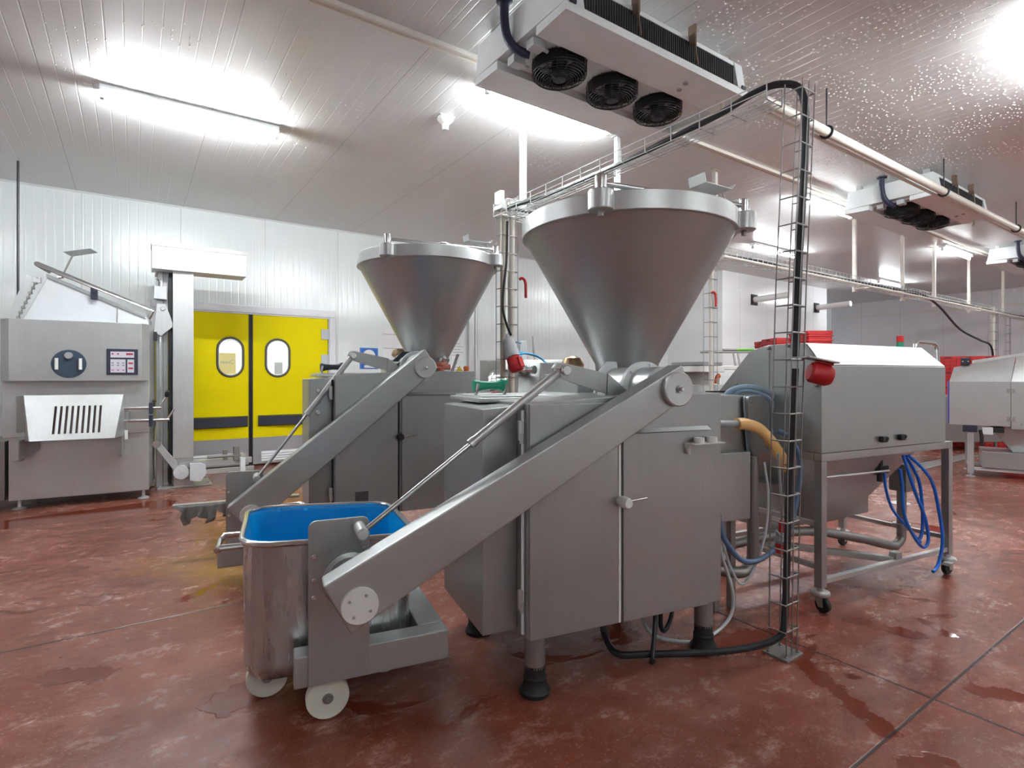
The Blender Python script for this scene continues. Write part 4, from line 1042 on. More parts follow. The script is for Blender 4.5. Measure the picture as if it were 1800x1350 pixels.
# ------------------------------------------------------------------ notices on the left wall
t = thing('safety_sign', 'blue square safety sign with a white disc on the left wall', 'sign', (3.42, 9.398, 1.72))
m = MB(); m.box(-0.165, 0.165, -0.006, 0, -0.185, 0.185, 0.001); m.build('panel', SIGNB, t)
m = MB(); m.lathe([(0.115, 0), (0.115, 0.002), (0, 0.0025)], (0.0, -0.006, 0.04), (0, -1, 0), 32); m.build('disc', WHITE, t)
m = MB(); m.box(-0.09, 0.14, -0.008, -0.006, -0.165, -0.120, 0); m.build('caption_strip', WHITE, t)
m = MB(); m.tube([(-0.15, -0.007, -0.17), (0.15, -0.007, -0.17), (0.15, -0.007, 0.17), (-0.15, -0.007, 0.17)], 0.004, 4, closed=True); m.build('border', plain('sign_light_blue', (0.30, 0.48, 0.80), 0.4), t)
def paper(x0, x1, z0, z1, label, nm='paper_notice', lines=0):
    t = thing(nm, label, 'notice', (x0, 9.398, z0))
    m = MB(); m.box(0, x1 - x0, -0.004, 0, 0, z1 - z0, 0.0005); m.build('sheet', PAPER, t)
    for k in range(lines):
        m = MB(); z = (z1 - z0) * (0.85 - 0.7 * k / max(1, lines)); m.box(0.03, (x1 - x0) * (0.9 if k % 2 else 0.7), -0.0052, -0.004, z - 0.006, z + 0.006, 0); m.build('printed_line', GREY, t)
paper(3.66, 4.30, 1.55, 2.27, 'large white board on the left wall, right of the blue sign', 'notice_board', 2)
paper(5.06, 5.34, 1.70, 2.10, 'upper paper sheet on the wall beside the steel post', lines=5)
paper(5.04, 5.34, 1.25, 1.64, 'lower paper sheet on the wall beside the steel post', lines=5)
t = thing('steel_post', 'slim galvanised post standing on the left wall behind the rear filler', 'post', (5.50, 9.36, 0))
m = MB(); m.box(-0.10, 0.02, -0.06, 0.02, 0.0, CZ - 0.6, 0.004); m.build('channel', GALV, t)
m = MB(); m.cyl((0.06, -0.05, 0), (0.06, -0.05, CZ - 0.6), 0.035, seg=12); m.build('pipe', GALV, t)

# ------------------------------------------------------------------ hooded machine on a castor frame
t = thing('hooded_machine', 'steel hooded machine on an open castor frame, with blue hoses beneath', 'tumbler', (3.345, 1.629, 0), -8.1)
m = MB()
HP = [(0.0, 0.945), (0.0, 1.465), (0.105, 1.605), (0.37, 1.605), (0.51, 1.570), (0.785, 1.286), (0.785, 0.945)]
pts = []
for y, z in HP:
    xr_ = 1.348 if z < 1.5 else (1.235 if z > 1.59 else 1.27)
    pts += [(0.0, y, z), (xr_, y, z)]
m.hull(pts, 0.004); m.build('hood', STEEL, t)
m = MB(); m.box(-0.004, 0.0, 0.20, 0.205, 1.0, 1.56, 0); m.box(-0.004, 0.0, 0.358, 0.363, 1.0, 1.56, 0); m.build('hood_seam', GREY, t)
PALE = steel('pale_sheet', 0.80, 0.55, streak=(9, 3, 1), amt=0.16, blotch=0.10)  # paler, streaked sheet for the front slope of the hood
m = MB(); m.prism([(0.004, 0.002, 1.470), (0.004, 0.100, 1.601), (1.240, 0.100, 1.601), (1.335, 0.002, 1.470)], (0, -0.003, 0.003), 0); m.build('roof_sheet', PALE, t)
for y, z in ((0.03, 1.35), (0.62, 1.345), (0.36, 1.585), (0.22, 1.595)):
    m = MB(); m.lathe([(0.012, 0), (0.012, 0.012), (0.008, 0.016)], (0, y, z), (-1, 0, 0), 10); m.build('hood_screw', STEEL_D, t)
m = MB(); FW = 1.442; FD = 0.80
for z0, z1 in ((0.895, 0.943),):
    m.box(0, FW, 0, 0.05, z0, z1, 0.004); m.box(0, FW, FD - 0.05, FD, z0, z1, 0.004); m.box(0, 0.05, 0.051, FD - 0.051, z0, z1, 0.004); m.box(FW - 0.05, FW, 0.051, FD - 0.051, z0, z1, 0.004)
m.build('top_frame', STEEL, t)
for x, y in ((0, 0), (FW - 0.05, 0), (0, FD - 0.05), (FW - 0.05, FD - 0.05)):
    m = MB(); m.box(x, x + 0.05, y, y + 0.05, 0.145, 0.8945, 0.004); lg = m.build('leg', STEEL, t)
    cx, cy = x + 0.025, y + 0.025
    sw = 0.018 if x < 1 else 0.0
    m = MB(); m.lathe([(0.022, 0.146), (0.022, 0.125), (0.05, 0.122), (0.053, 0.115), (0.053, 0.105), (0.05, 0.098), (0.0, 0.098)], (cx, cy, 0), (0, 0, 1), 24)
    for s in (-1, 1):
        if x < 1: m.prism([(cx + s * 0.022, cy - 0.025, 0.105), (cx + s * 0.022, cy + 0.03, 0.105), (cx + s * 0.022, cy - 0.015 + 0.014, 0.035), (cx + s * 0.022, cy - 0.015 - 0.014, 0.035)], (s * 0.004, 0, 0), 0)
        else: m.prism([(cx - 0.025, cy + s * 0.022, 0.105), (cx + 0.03, cy + s * 0.022, 0.105), (cx + 0.014, cy + s * 0.022, 0.035), (cx - 0.014, cy + s * 0.022, 0.035)], (0, s * 0.004, 0), 0)
    ca = m.build('castor', STEEL_L, lg)
    if x > 1 and y < 0.1:
        m = MB(); m.prism([(cx - 0.10, cy - 0.06, 0.085), (cx - 0.09, cy - 0.07, 0.105), (cx + 0.07, cy - 0.035, 0.10), (cx + 0.07, cy - 0.02, 0.09)], (0, 0.05, 0), 0.003); m.build('brake_pedal', STEEL_L, ca)
    m = MB(); ax_ = (1, 0, 0) if x < 1 else (0, 1, 0)
    o_ = Vector((cx, cy - (0.0 if x >= 1 else 0.015), 0.046)) - Vector(ax_) * 0.017
    m.lathe([(0.015, 0), (0.040, 0.0), (0.0455, 0.006), (0.0455, 0.028), (0.040, 0.034), (0.015, 0.034)], o_, ax_, 28); m.build('wheel', BLACK, ca)
m = MB()
m.box(0.05, FW - 0.05, 0.008, 0.042, 0.165, 0.195, 0.003); m.build('front_rail', STEEL_L, t)
m = MB(); m.box(0.05, FW - 0.05, FD - 0.042, FD - 0.008, 0.235, 0.265, 0.003); m.build('back_rail', STEEL, t)
m = MB(); m.box(0.010, 0.040, 0.05, FD - 0.05, 0.245, 0.275, 0.003); m.build('side_rail', STEEL, t)
m = MB(); m.box(FW - 0.040, FW - 0.010, 0.05, FD - 0.05, 0.245, 0.275, 0.003); m.build('side_rail', STEEL, t)
m = MB(); m.box(0.01, 0.04, 0.05, FD - 0.05, 0.50, 0.53, 0.003); m.build('side_rail', STEEL_L, t)
m = MB(); m.prism([(0.05, 0.50, 0.30), (0.80, 0.03, 0.205), (0.80, 0.03, 0.165), (0.05, 0.50, 0.26)], (0.02, 0.05, 0), 0.003); m.prism([(0.78, 0.02, 0.16), (0.86, 0.02, 0.16), (0.86, 0.02, 0.235), (0.80, 0.02, 0.235)], (0, 0.05, 0), 0.003); m.build('diagonal_brace', STEEL, t)
m = MB(); m.cyl((0.03, 0.03, 0.795), (0.72, 0.03, 0.785), 0.009, seg=8); m.build('rinse_pipe', CHROME, t)
m = MB(); m.hull([(0.10, 0.06, 0.895), (1.12, 0.06, 0.895), (0.10, 0.74, 0.895), (1.12, 0.74, 0.895), (0.38, 0.28, 0.42), (0.66, 0.28, 0.42), (0.38, 0.50, 0.40), (0.66, 0.50, 0.40)], 0.004); m.build('funnel', STEEL, t)
m = MB(); m.box(0.10, 1.17, 0.42, 0.74, 0.375, 0.68, 0.006); m.build('drip_tank', STEEL, t)
m = MB(); m.cyl((0.50, 0.39, 0.42), (0.50, 0.39, 0.30), 0.03, seg=12); m.cyl((0.84, 0.60, 0.39), (0.84, 0.60, 0.20), 0.022, seg=10); m.build('outlet_stub', STEEL_D, t)
m = MB(); m.tube([(1.30, 0.26, 0.74), (1.30, 0.26, 0.27), (1.285, 0.26, 0.20), (1.235, 0.26, 0.170), (1.16, 0.26, 0.172), (0.79, 0.30, 0.272), (0.30, 0.36, 0.36), (-0.30, 0.42, 0.33), (-0.50, 0.44, 0.28)], 0.031, 14, smooth=5); pp = m.build('pump_pipe', STEEL_D, t)
m = MB(); m.lathe([(0.055, 0), (0.055, 0.018)], (1.30, 0.26, 0.30), (0, 0, 1), 20); m.build('pipe_flange', STEEL, pp)
m = MB(); m.box(1.245, 1.36, 0.20, 0.32, 0.56, 0.76, 0.006); m.build('pump_block', STEEL_D, t)
m = MB(); m.box(0.99, 1.14, 0.20, 0.40, 0.79, 0.895, 0.006); m.build('connection_box', LGREY, t)
m = MB(); m.box(0.72, 0.86, 0.10, 0.18, 0.745, 0.80, 0.008); m.cyl((0.75, 0.10, 0.70), (0.75, 0.10, 0.85), 0.018, seg=10); m.build('hose_valve', BLACK, t)
for x, z in ((0.59, 1.002), (0.79, 1.006)):
    m = MB(); m.box(x - 0.028, x + 0.028, -0.03, 0.0, z - 0.020, z + 0.020, 0.008); m.cyl((x + 0.016, -0.034, z + 0.004), (x + 0.016, -0.03, z + 0.004), 0.010, seg=10); m.build('catch', BLACK, t)
m = MB(); m.tube([(1.255, 0.15, 1.59), (1.262, 0.15, 1.63), (1.29, 0.15, 1.654), (1.50, 0.15, 1.648), (1.53, 0.15, 1.635), (1.55, 0.15, 1.60), (1.555, 0.15, 1.46), (1.34, 0.15, 1.44)], 0.014, 10); m.build('hood_handle', CHROME, t)
for z in (1.43, 1.22, 1.00):
    m = MB(); m.box(1.345, 1.385, 0.10, 0.16, z - 0.03, z + 0.03, 0.006); m.build('side_hinge', STEEL_L, t)
sx_, sy_ = 1.12, 0.42
m = MB(); m.cyl((1.30, 0.69, 1.28), (1.30, 0.69, 1.60), 0.012, seg=10); sg = m.build('lamp_pole', STEEL_D, t)
def hose(nm, mat, pts, r, label, cat, T=None, smooth=8, ripple=0, parent_rz=None):
    if T: pts = [T @ Vector(p) for p in pts]
    m = MB(); m.tube(pts, r, 10, smooth=smooth, ripple=ripple)
    return tag(m.build(nm, mat, ang=60), label, cat)
bpy.data.objects.remove(sg)
TR = Matrix.Translation((3.345, 1.629, 0)) @ Matrix.Rotation(math.radians(-8.1), 4, 'Z')
hose('water_hose', BLUEH, [(0.757, -0.02, 0.80), (0.775, -0.025, 0.69), (0.788, -0.03, 0.50), (0.91, -0.03, 0.337), (1.03, -0.02, 0.255), (1.09, -0.02, 0.30), (1.05, -0.02, 0.45), (0.95, -0.015, 0.62), (0.88, -0.01, 0.76), (0.87, 0.02, 0.88)], 0.0105, 'blue hose looped lowest under the hooded machine, closed loop', 'hose', TR)
hose('water_hose', BLUEH, [(0.885, -0.005, 0.88), (0.98, -0.05, 0.78), (1.092, -0.05, 0.665), (1.155, -0.06, 0.44), (1.162, -0.07, 0.30), (1.134, -0.07, 0.19), (1.09, -0.07, 0.125), (1.044, -0.07, 0.106)], 0.0105, 'blue hose whose free end hangs down past the front rail', 'hose', TR)
hose('water_hose', BLUEH, [(0.90, 0.02, 0.87), (0.99, 0.015, 0.77), (1.05, 0.01, 0.66), (1.07, 0.005, 0.47), (1.05, 0.0, 0.34), (1.00, -0.002, 0.29)], 0.0105, 'blue hose strand hanging between the two outer hose loops', 'hose', TR)
hose('water_hose', BLUEH, [(0.80, 0.10, 0.76), (0.82, 0.10, 0.64), (0.88, 0.09, 0.50), (1.00, 0.06, 0.37), (1.08, 0.02, 0.27)], 0.009, 'dark blue hose falling from the black valve behind the loops', 'hose', TR)

# signal lamp on its own mast behind the hood
t = thing('signal_lamp', 'red and green signal lamp on a mast behind the hooded machine', 'signal lamp', (6.95, 2.55, 0))
m = MB(); m.cyl((0, 0, 0), (0, 0, 1.65), 0.02, seg=12); m.lathe([(0.10, 0), (0.10, 0.01), (0.03, 0.03)], (0, 0, 0), (0, 0, 1), 20); m.build('mast', GALV, t)
for z, c, nm in ((1.64, NAVY, 'lamp_base'), (1.71, plain('signal_green', (0.02, 0.28, 0.16), 0.3), 'green_lens'), (1.78, RED, 'red_lens')):
    m = MB(); m.cyl((0, 0, z), (0, 0, z + 0.068), 0.034, seg=20); m.build(nm, c, t)

# ------------------------------------------------------------------ boxes and pipes between the near filler and the hooded machine
TA = Matrix.Translation((1.396, 1.904, 0)) @ Matrix.Rotation(math.radians(-11.4), 4, 'Z')
t = thing('control_station', 'grey steel control boxes and pipework right behind the near filler', 'control box', (1.396, 1.904, 0), -11.4)
m = MB(); m.hull([(1.18, 0.40, 1.12), (1.18, 0.40, 1.295), (1.66, 0.40, 1.285), (1.62, 0.40, 1.06), (1.50, 0.40, 0.93), (1.75, 0.40, 0.90), (1.18, 0.80, 1.12), (1.18, 0.80, 1.295), (1.80, 0.75, 1.285), (1.85, 0.75, 0.92), (1.62, 0.80, 0.93)], 0.006); m.build('sloped_box', STEEL, t)
m = MB()
def rq(n=5):
    # rounded-corner cover lying in a slanted plane
    o_, e1_, e2_ = Vector((1.66, 0.385, 0.92)), Vector((0.215, 0.06, 0.0)), Vector((-0.035, -0.0, 0.36))
    out = []
    for p in rrect(0, 1, 0, 1, 0.12, 0, n): out.append(o_ + e1_ * p.x + e2_ * p.y)
    return out
L_ = rq(); m.loft([L_, [p + Vector((0.008, -0.03, 0)) for p in L_]]); cv = m.build('cover', STEEL, t)
m = MB(); m.tube([p + Vector((0.0, -0.004, 0)) for p in L_], 0.006, 6, closed=True); m.build('gasket', LBLUE, cv)
for k in (0.12, 0.88):
    m = MB(); m.bolt(Vector((1.66, 0.385, 0.92)) + Vector((0.215, 0.06, 0)) * k + Vector((-0.035, 0, 0.36)) * (0.9 if k < 0.5 else 0.1) + Vector((0.008, -0.03, 0)), (0.2, -1, 0), 0.010, 0.006); m.build('cover_screw', CHROME, cv)
m = MB(); m.box(1.36, 1.60, 0.30, 0.50, 0.555, 0.955, 0.006); m.build('switch_box', STEEL, t)
for x, y in ((1.42, 0.40), (1.545, 0.40)):
    m = MB(); m.box(x - 0.02, x + 0.02, y - 0.02, y + 0.02, 0.0, 0.56, 0.004); m.build('leg', STEEL_D, t)
m = MB(); m.tube([(1.68, 0.36, 0.92), (1.68, 0.36, 0.35), (1.665, 0.36, 0.27), (1.60, 0.36, 0.22), (1.48, 0.38, 0.235), (1.30, 0.42, 0.27), (1.12, 0.45, 0.285)], 0.034, 14, smooth=6); m.build('drain_pipe', STEEL_D, t)
m = MB(); m.tube([(1.62, 0.62, 0.36), (1.30, 0.55, 0.34), (1.12, 0.51, 0.33)], 0.03, 12); m.build('drain_pipe', STEEL_D, t)
m = MB(); m.cyl((1.083, 0.25, 1.143), (1.46, 0.25, 1.127), 0.021, seg=16); m.build('inlet_pipe', GREY, t)
m = MB(); m.cyl((1.096, 0.14, 0.86), (1.096, 0.14, 1.22), 0.012, seg=10); va = m.build('valve_bar', CHROME, t)
for z in (0.97, 1.02, 1.09, 1.19):
    m = MB(); m.sphere((1.112, 0.12, z), 0.015, 10); m.build('valve_ball', CHROME, va)
m = MB(); m.box(1.62, 1.90, 0.66, 0.70, 1.295, 1.305, 0.001); m.build('slot_edge', BLACK, t)
m = MB(); m.tube([TA @ Vector(p) for p in [(1.44, 0.25, 1.128), (1.50, 0.25, 1.126), (1.60, 0.25, 1.098), (1.684, 0.25, 1.036), (1.767, 0.25, 0.947), (1.82, 0.25, 0.870), (1.836, 0.25, 0.845)]], 0.0335, 16, smooth=6)
o = m.build('amber_hose', AMBER, ang=60); tag(o, 'short amber hose curving down from the grey pipe behind the near filler', 'hose')
hose('corrugated_hose', MBLUE, [(1.73, 0.22, 1.08), (1.78, 0.18, 1.04), (1.815, 0.15, 0.94), (1.826, 0.15, 0.807), (1.788, 0.15, 0.643), (1.729, 0.15, 0.501), (1.616, 0.15, 0.41), (1.485, 0.15, 0.365), (1.379, 0.15, 0.382), (1.296, 0.15, 0.455), (1.245, 0.17, 0.56), (1.23, 0.20, 0.80)], 0.0145, 'slate blue corrugated hose hanging in a loop in front of the hooded machine', 'hose', TA, 14, 0.10)
hose('air_hose', LBLUE, [(1.60, 0.52, 1.26), (1.64, 0.50, 1.31), (1.72, 0.47, 1.335), (1.83, 0.45, 1.325), (1.925, 0.45, 1.29), (1.985, 0.45, 1.242), (2.0, 0.45, 1.149), (1.988, 0.45, 1.03)], 0.017, 'upper pale blue hose arching over the sloped control box', 'hose', TA)
hose('air_hose', LBLUE, [(1.655, 0.50, 1.27), (1.70, 0.48, 1.310), (1.80, 0.46, 1.305), (1.895, 0.45, 1.27), (1.95, 0.45, 1.21), (1.965, 0.45, 1.13), (1.955, 0.45, 1.03)], 0.015, 'lower pale blue hose running just under the arching one', 'hose', TA)
hose('floor_cable', LGREY, [(1.23, 0.22, 0.62), (1.29, 0.20, 0.38), (1.345, 0.20, 0.24), (1.365, 0.20, 0.13), (1.33, 0.20, 0.045), (1.20, 0.16, 0.012), (1.05, 0.12, 0.012), (0.93, 0.17, 0.012), (0.86, 0.26, 0.02), (0.84, 0.34, 0.10), (0.84, 0.38, 0.29)], 0.009, 'light grey cord curving down to the floor behind the right foot of the filler', 'cable', TA)
hose('floor_cable', LGREY, [(1.62, 0.22, 0.90), (1.63, 0.20, 0.71), (1.605, 0.20, 0.485), (1.517, 0.20, 0.30), (1.431, 0.20, 0.225), (1.36, 0.20, 0.30), (1.31, 0.22, 0.46), (1.29, 0.24, 0.62)], 0.007, 'thin grey cord looping below the slate blue corrugated hose', 'cable', TA)
hose('floor_cable', CABLE, [(0.90, 0.22, 0.30), (0.86, 0.20, 0.12), (0.90, 0.22, 0.05), (0.98, 0.26, 0.10), (1.0, 0.28, 0.22), (0.95, 0.28, 0.30)], 0.012, 'black cord in a loose coil under the cabinet of the near filler', 'cable', TA)
hose('floor_cable', CABLE, [(0.82, 0.18, 0.28), (0.76, 0.12, 0.12), (0.70, 0.06, 0.02), (0.69, 0.04, 0.014)], 0.012, 'short black cord end lying before the coil under the near filler', 'cable', TA)
t = thing('power_plug', 'red and grey power plug hanging on a cord inside the near cage', 'plug', TA @ Vector((1.462, -0.04, 0.545)), -11.4)
m = MB(); m.lathe([(0.030, -0.075), (0.034, -0.07), (0.034, -0.025), (0.024, -0.02)], (0, 0, 0), (0, 0, 1), 18); m.build('socket', RED, t)
m = MB(); m.lathe([(0.024, -0.025), (0.040, -0.02), (0.040, -0.005), (0.032, 0.005), (0.030, 0.03), (0.036, 0.035)], (0, 0, 0), (0, 0, 1), 18); m.tube([(-0.04, 0, 0.04), (-0.03, -0.02, 0.02), (0.03, -0.02, 0.02), (0.04, 0, 0.03)], 0.005, 6); m.build('collar', GREY, t)
m = MB(); m.lathe([(0.020, 0.032), (0.020, 0.085), (0.014, 0.095)], (0, 0, 0), (0, 0, 1), 14); m.build('gland', RED, t)
m = MB(); m.tube([(0, 0, 0.09), (-0.012, 0.0, 0.25), (-0.02, 0.01, 0.45)], 0.007, 8, smooth=4); m.build('cord', GREY, t)

# ------------------------------------------------------------------ machine at the right edge
t = thing('conveyor_machine', 'pale steel machine with a blue side edge, cut by the right border', 'packing machine', (9.641, 2.675, 0), -72.3)
m = MB()
m.prism([(-0.235, 0.0, 0.723), (0.415, 0.0, 0.723), (0.415, 0.0, 1.33), (0.480, 0.12, 1.665), (-0.185, 0.12, 1.53), (-0.235, 0.0, 1.325)], (0, 0.012, 0), 0)
m.bm.clear()
def slab(p, n=0.012): m.hull([Vector(q) for q in p] + [Vector(q) + Vector((0, n, 0)) for q in p], 0)
slab([(-0.235, 0.0, 0.723), (0.412, 0.0, 0.723), (0.412, 0.0, 1.33), (-0.235, 0.0, 1.33)]); slab([(-0.235, 0.0, 1.33), (0.412, 0.0, 1.33), (0.480, 0.16, 1.68), (-0.180, 0.16, 1.535)])
m.build('door_panel', SL, t)
m = MB(); slab([(0.420, 0.0, 0.69), (2.3, 0.0, 0.69), (2.3, 0.0, 1.33), (0.420, 0.0, 1.33)]); slab([(0.420, 0.0, 1.33), (2.3, 0.0, 1.33), (2.3, 0.16, 1.80), (0.488, 0.16, 1.68)]); m.build('side_panel', SL, t)
m = MB(); m.hull([(-0.20, 0.03, 0.74), (2.28, 0.03, 0.74), (-0.20, 0.03, 1.32), (2.28, 0.03, 1.32), (-0.16, 0.18, 1.52), (2.28, 0.18, 1.76), (-0.16, 0.9, 1.50), (2.28, 0.9, 1.76), (-0.20, 0.9, 0.74), (2.28, 0.9, 0.74)], 0.005); m.build('housing', STEEL_D, t)
m = MB(); m.box(-0.247, -0.236, 0.0, 0.9, 0.73, 1.33, 0.001); m.build('blue_edge', plain('violet_blue', (0.06, 0.04, 0.42), 0.4), t)
m = MB(); m.hull([(0.02, 0.16, 1.585), (2.3, 0.16, 1.95), (0.02, 0.16, 1.63), (2.3, 0.16, 2.02), (0.02, 0.26, 1.585), (2.3, 0.26, 1.95), (0.02, 0.26, 1.63), (2.3, 0.26, 2.02)], 0.003); m.build('top_rail', STEEL_L, t)
m = MB(); m.box(-0.105, -0.005, 0.12, 0.20, 1.565, 1.665, 0.008); bk = m.build('bearing_block', NAVY, t)
for x in (-0.085, -0.025):
    m = MB(); m.bolt((x, 0.12, 1.615), (0, -1, 0), 0.010, 0.006); m.build('block_bolt', CHROME, bk)
for z in (0.825, 1.21):
    m = MB(); m.box(0.375, 0.458, -0.012, 0.0, z - 0.03, z + 0.03, 0.003); m.cyl((0.416, -0.012, z - 0.03), (0.416, -0.012, z + 0.03), 0.010, seg=10); m.build('hinge', STEEL, t)
for x, y in ((0.0, 0.05), (0.0, 0.80), (2.1, 0.05), (2.1, 0.80)):
    m = MB(); m.box(x - 0.035, x + 0.035, y - 0.03, y + 0.03, 0.04, 0.74, 0.004); lg = m.build('leg', STEEL_L, t)
    m = MB(); m.lathe([(0.055, 0), (0.055, 0.010), (0.02, 0.02), (0.016, 0.05)], (x, y, 0), (0, 0, 1), 18); m.build('foot', STEEL_L, lg)
m = MB(); m.box(-0.09, 0.07, -0.005, 0.06, 0.625, 0.722, 0.006); mb_ = m.build('motor_mount', NAVY, t)
m = MB(); m.box(0.12, 0.235, -0.005, 0.10, 0.60, 0.70, 0.006); m.build('sensor_box', PAINT_W, t)
m = MB(); m.box(0.24, 0.35, 0.02, 0.10, 0.63, 0.70, 0.004); m.tube([(0.10, 0.0, 0.66), (0.115, 0.0, 0.56), (0.115, 0.0, 0.44)], 0.022, 8, smooth=4); m.build('cable_bunch', BLACK, t)
m = MB(); m.hull([(0.20, 0.10, 0.72), (1.6, 0.10, 0.72), (0.20, 0.75, 0.72), (1.6, 0.75, 0.72), (0.45, 0.20, 0.36), (1.4, 0.20, 0.36), (0.45, 0.60, 0.36), (1.4, 0.60, 0.36)], 0.004); m.build('discharge_funnel', STEEL, t)
m = MB(); m.box(0.12, 1.75, 0.05, 0.75, 0.135, 0.36, 0.006); m.build('collecting_tray', STEEL, t)
m = MB(); m.box(0.02, 2.1, 0.10, 0.14, 0.085, 0.125, 0.004); m.box(0.02, 2.1, 0.66, 0.70, 0.085, 0.125, 0.004); m.box(-0.02, 0.02, 0.06, 0.80, 0.10, 0.14, 0.004); m.build('tray_frame', PAINT_W, t)
m = MB(); m.prism([(0.50, -0.001, 0.745), (0.535, -0.001, 0.745), (0.5175, -0.001, 0.777)], (0, -0.002, 0), 0); m.build('warning_mark', GREY, t)
for k in range(3):
    m = MB(); m.box(0.495 + k * 0.045, 0.518 + k * 0.045, -0.003, -0.001, 0.703, 0.716, 0); m.build('printed_mark', GREY, t)

# ------------------------------------------------------------------ machine behind the fillers: clipping unit
t = thing('clipping_machine', 'grey clipping machine with pneumatic cylinder, behind the near filler', 'clipping machine', (3.31, 5.49, 0), -34.6)
m = MB(); m.box(0.0, 1.12, 0.0, 0.75, 0.62, 1.21, 0.008); m.hull([(0.33, 0.02, 1.20), (1.12, 0.02, 1.20), (0.28, 0.15, 1.60), (1.12, 0.15, 1.60), (0.28, 0.7, 1.60), (1.12, 0.7, 1.60), (0.33, 0.7, 1.20)], 0.006); m.build('housing', STEEL, t)
m = MB(); m.box(0.0, 0.34, 0.32, 0.70, 1.21, 1.60, 0.006); m.build('side_housing', STEEL_D, t)
m = MB(); m.box(0.72, 1.13, -0.10, 0.10, 1.18, 1.56, 0.008); m.build('gear_cover', STEEL, t)
m = MB(); m.lathe([(0.06, 0), (0.06, 0.10), (0.035, 0.11), (0.035, 0.16), (0.05, 0.17), (0.05, 0.20), (0, 0.205)], (0.50, 0.10, 1.48), (0.75, -0.6, 0), 18); m.build('spindle', CHROME, t)
m = MB(); m.cyl((0.44, 0.05, 1.10), (0.44, 0.05, 1.45), 0.028, seg=12); m.build('spindle_post', STEEL_D, t)
m = MB(); m.cyl((0.52, 0.2, 1.60), (0.52, 0.2, 1.635), 0.06, seg=18); m.box(0.49, 0.57, 0.17, 0.23, 1.63, 1.83, 0.006); m.cyl((0.48, 0.2, 1.64), (0.48, 0.2, 1.80), 0.006, seg=6); m.build('air_cylinder', GALV, t)
m = MB(); m.tube([(0.66, 0.2, 1.60), (0.645, 0.2, 1.88)], 0.012, 8); m.build('guide_rod', STEEL_D, t)
for x, y in ((0.08, 0.08), (1.04, 0.08), (0.08, 0.67), (1.04, 0.67)):
    m = MB(); m.box(x - 0.035, x + 0.035, y - 0.035, y + 0.035, 0.0, 0.63, 0.004); m.build('leg', STEEL_D, t)
TC = Matrix.Translation((3.31, 5.49, 0)) @ Matrix.Rotation(math.radians(-34.6), 4, 'Z')
hose('pneumatic_hose', CBLUE, [(0.50, 0.15, 1.80), (0.44, 0.05, 1.80), (0.41, -0.02, 1.75), (0.47, -0.05, 1.69), (0.57, -0.10, 1.66), (0.68, -0.10, 1.63), (0.76, -0.08, 1.58), (0.80, -0.05, 1.55)], 0.009, 'thin sky blue hose curling from the top of the pneumatic cylinder', 'hose', TC)
hose('pneumatic_hose', CBLUE, [(0.50, 0.13, 1.655), (0.42, -0.02, 1.62), (0.44, -0.08, 1.645), (0.55, -0.12, 1.665), (0.66, -0.12, 1.645), (0.74, -0.10, 1.60), (0.79, -0.06, 1.54)], 0.009, 'thin sky blue hose crossing below, from the foot of the pneumatic cylinder', 'hose', TC)
t = thing('steel_drum', 'polished steel drum with open end, beyond the green grip', 'drum', (3.02, 4.72, 1.325))
m = MB(); m.lathe([(0.0, 0.0), (0.10, 0.0), (0.118, 0.012), (0.135, 0.02), (0.135, 0.16), (0.125, 0.16), (0.125, 0.03), (0.0, 0.028)], (0, 0, 0), (0.5, -0.85, 0.12), 36); m.build('shell', CHROME, t)
m = MB(); m.lathe([(0.138, 0.03), (0.142, 0.035), (0.142, 0.055), (0.138, 0.06)], (0, 0, 0), (0.5, -0.85, 0.12), 36); m.build('band', CHROME, t)
m = MB(); m.box(-0.06, 0.12, -0.10, 0.02, -1.325, -0.13, 0.01); m.build('stand', STEEL_D, t)

# ------------------------------------------------------------------ rotary table and bench in the background
t = thing('rotary_table', 'round collecting table with a white ring, right behind the near filler', 'rotary table', (5.93, 4.44, 0))
m = MB(); m.lathe([(0.30, 1.535), (0.31, 1.54), (0.31, 1.575), (0.30, 1.58), (0.0, 1.58)], (0, 0, 0), (0, 0, 1), 40); m.build('disc', STEEL, t)
m = MB(); m.lathe([(0.32, 1.455), (0.33, 1.46), (0.33, 1.525), (0.32, 1.53), (0.0, 1.53)], (0, 0, 0), (0, 0, 1), 40); m.build('white_ring', WHITE, t)
m = MB(); m.cyl((0, 0, 1.28), (0, 0, 1.46), 0.20, seg=28); m.build('turret', STEEL_D, t)
m = MB(); m.lathe([(0.26, 1.20), (0.26, 1.29), (0.20, 1.30)], (0, 0, 0), (0, 0, 1), 32); m.box(0.0, 0.30, -0.28, 0.02, 1.2, 1.30, 0.006); m.build('carrier', GALV, t)
m = MB(); m.cyl((0, 0, 0), (0, 0, 1.21), 0.11, seg=20); m.lathe([(0.3, 0), (0.3, 0.02), (0.11, 0.05)], (0, 0, 0), (0, 0, 1), 28); m.build('pedestal', STEEL, t)
m = MB(); m.tube([(0.12, -0.20, 1.32), (0.10, -0.22, 1.38), (0.14, -0.22, 1.42), (0.18, -0.21, 1.40)], 0.02, 8, smooth=4); m.build('orange_fitting', ORANGE, t)
m = MB(); m.cyl((0.22, -0.18, 1.30), (0.22, -0.18, 1.42), 0.018, seg=10); m.build('white_nozzle', WHITE, t)
m = MB(); m.box(0.25, 1.10, -0.10, 0.08, 1.49, 1.545, 0.01); m.build('white_arm', WHITE, t)
t = thing('work_bench', 'steel rail bench before the cold room, with tools laid on it', 'bench', (7.75, 5.55, 0), -34.6)
m = MB(); m.cyl((-0.15, 0, 1.80), (1.25, 0, 1.80), 0.018, seg=10)
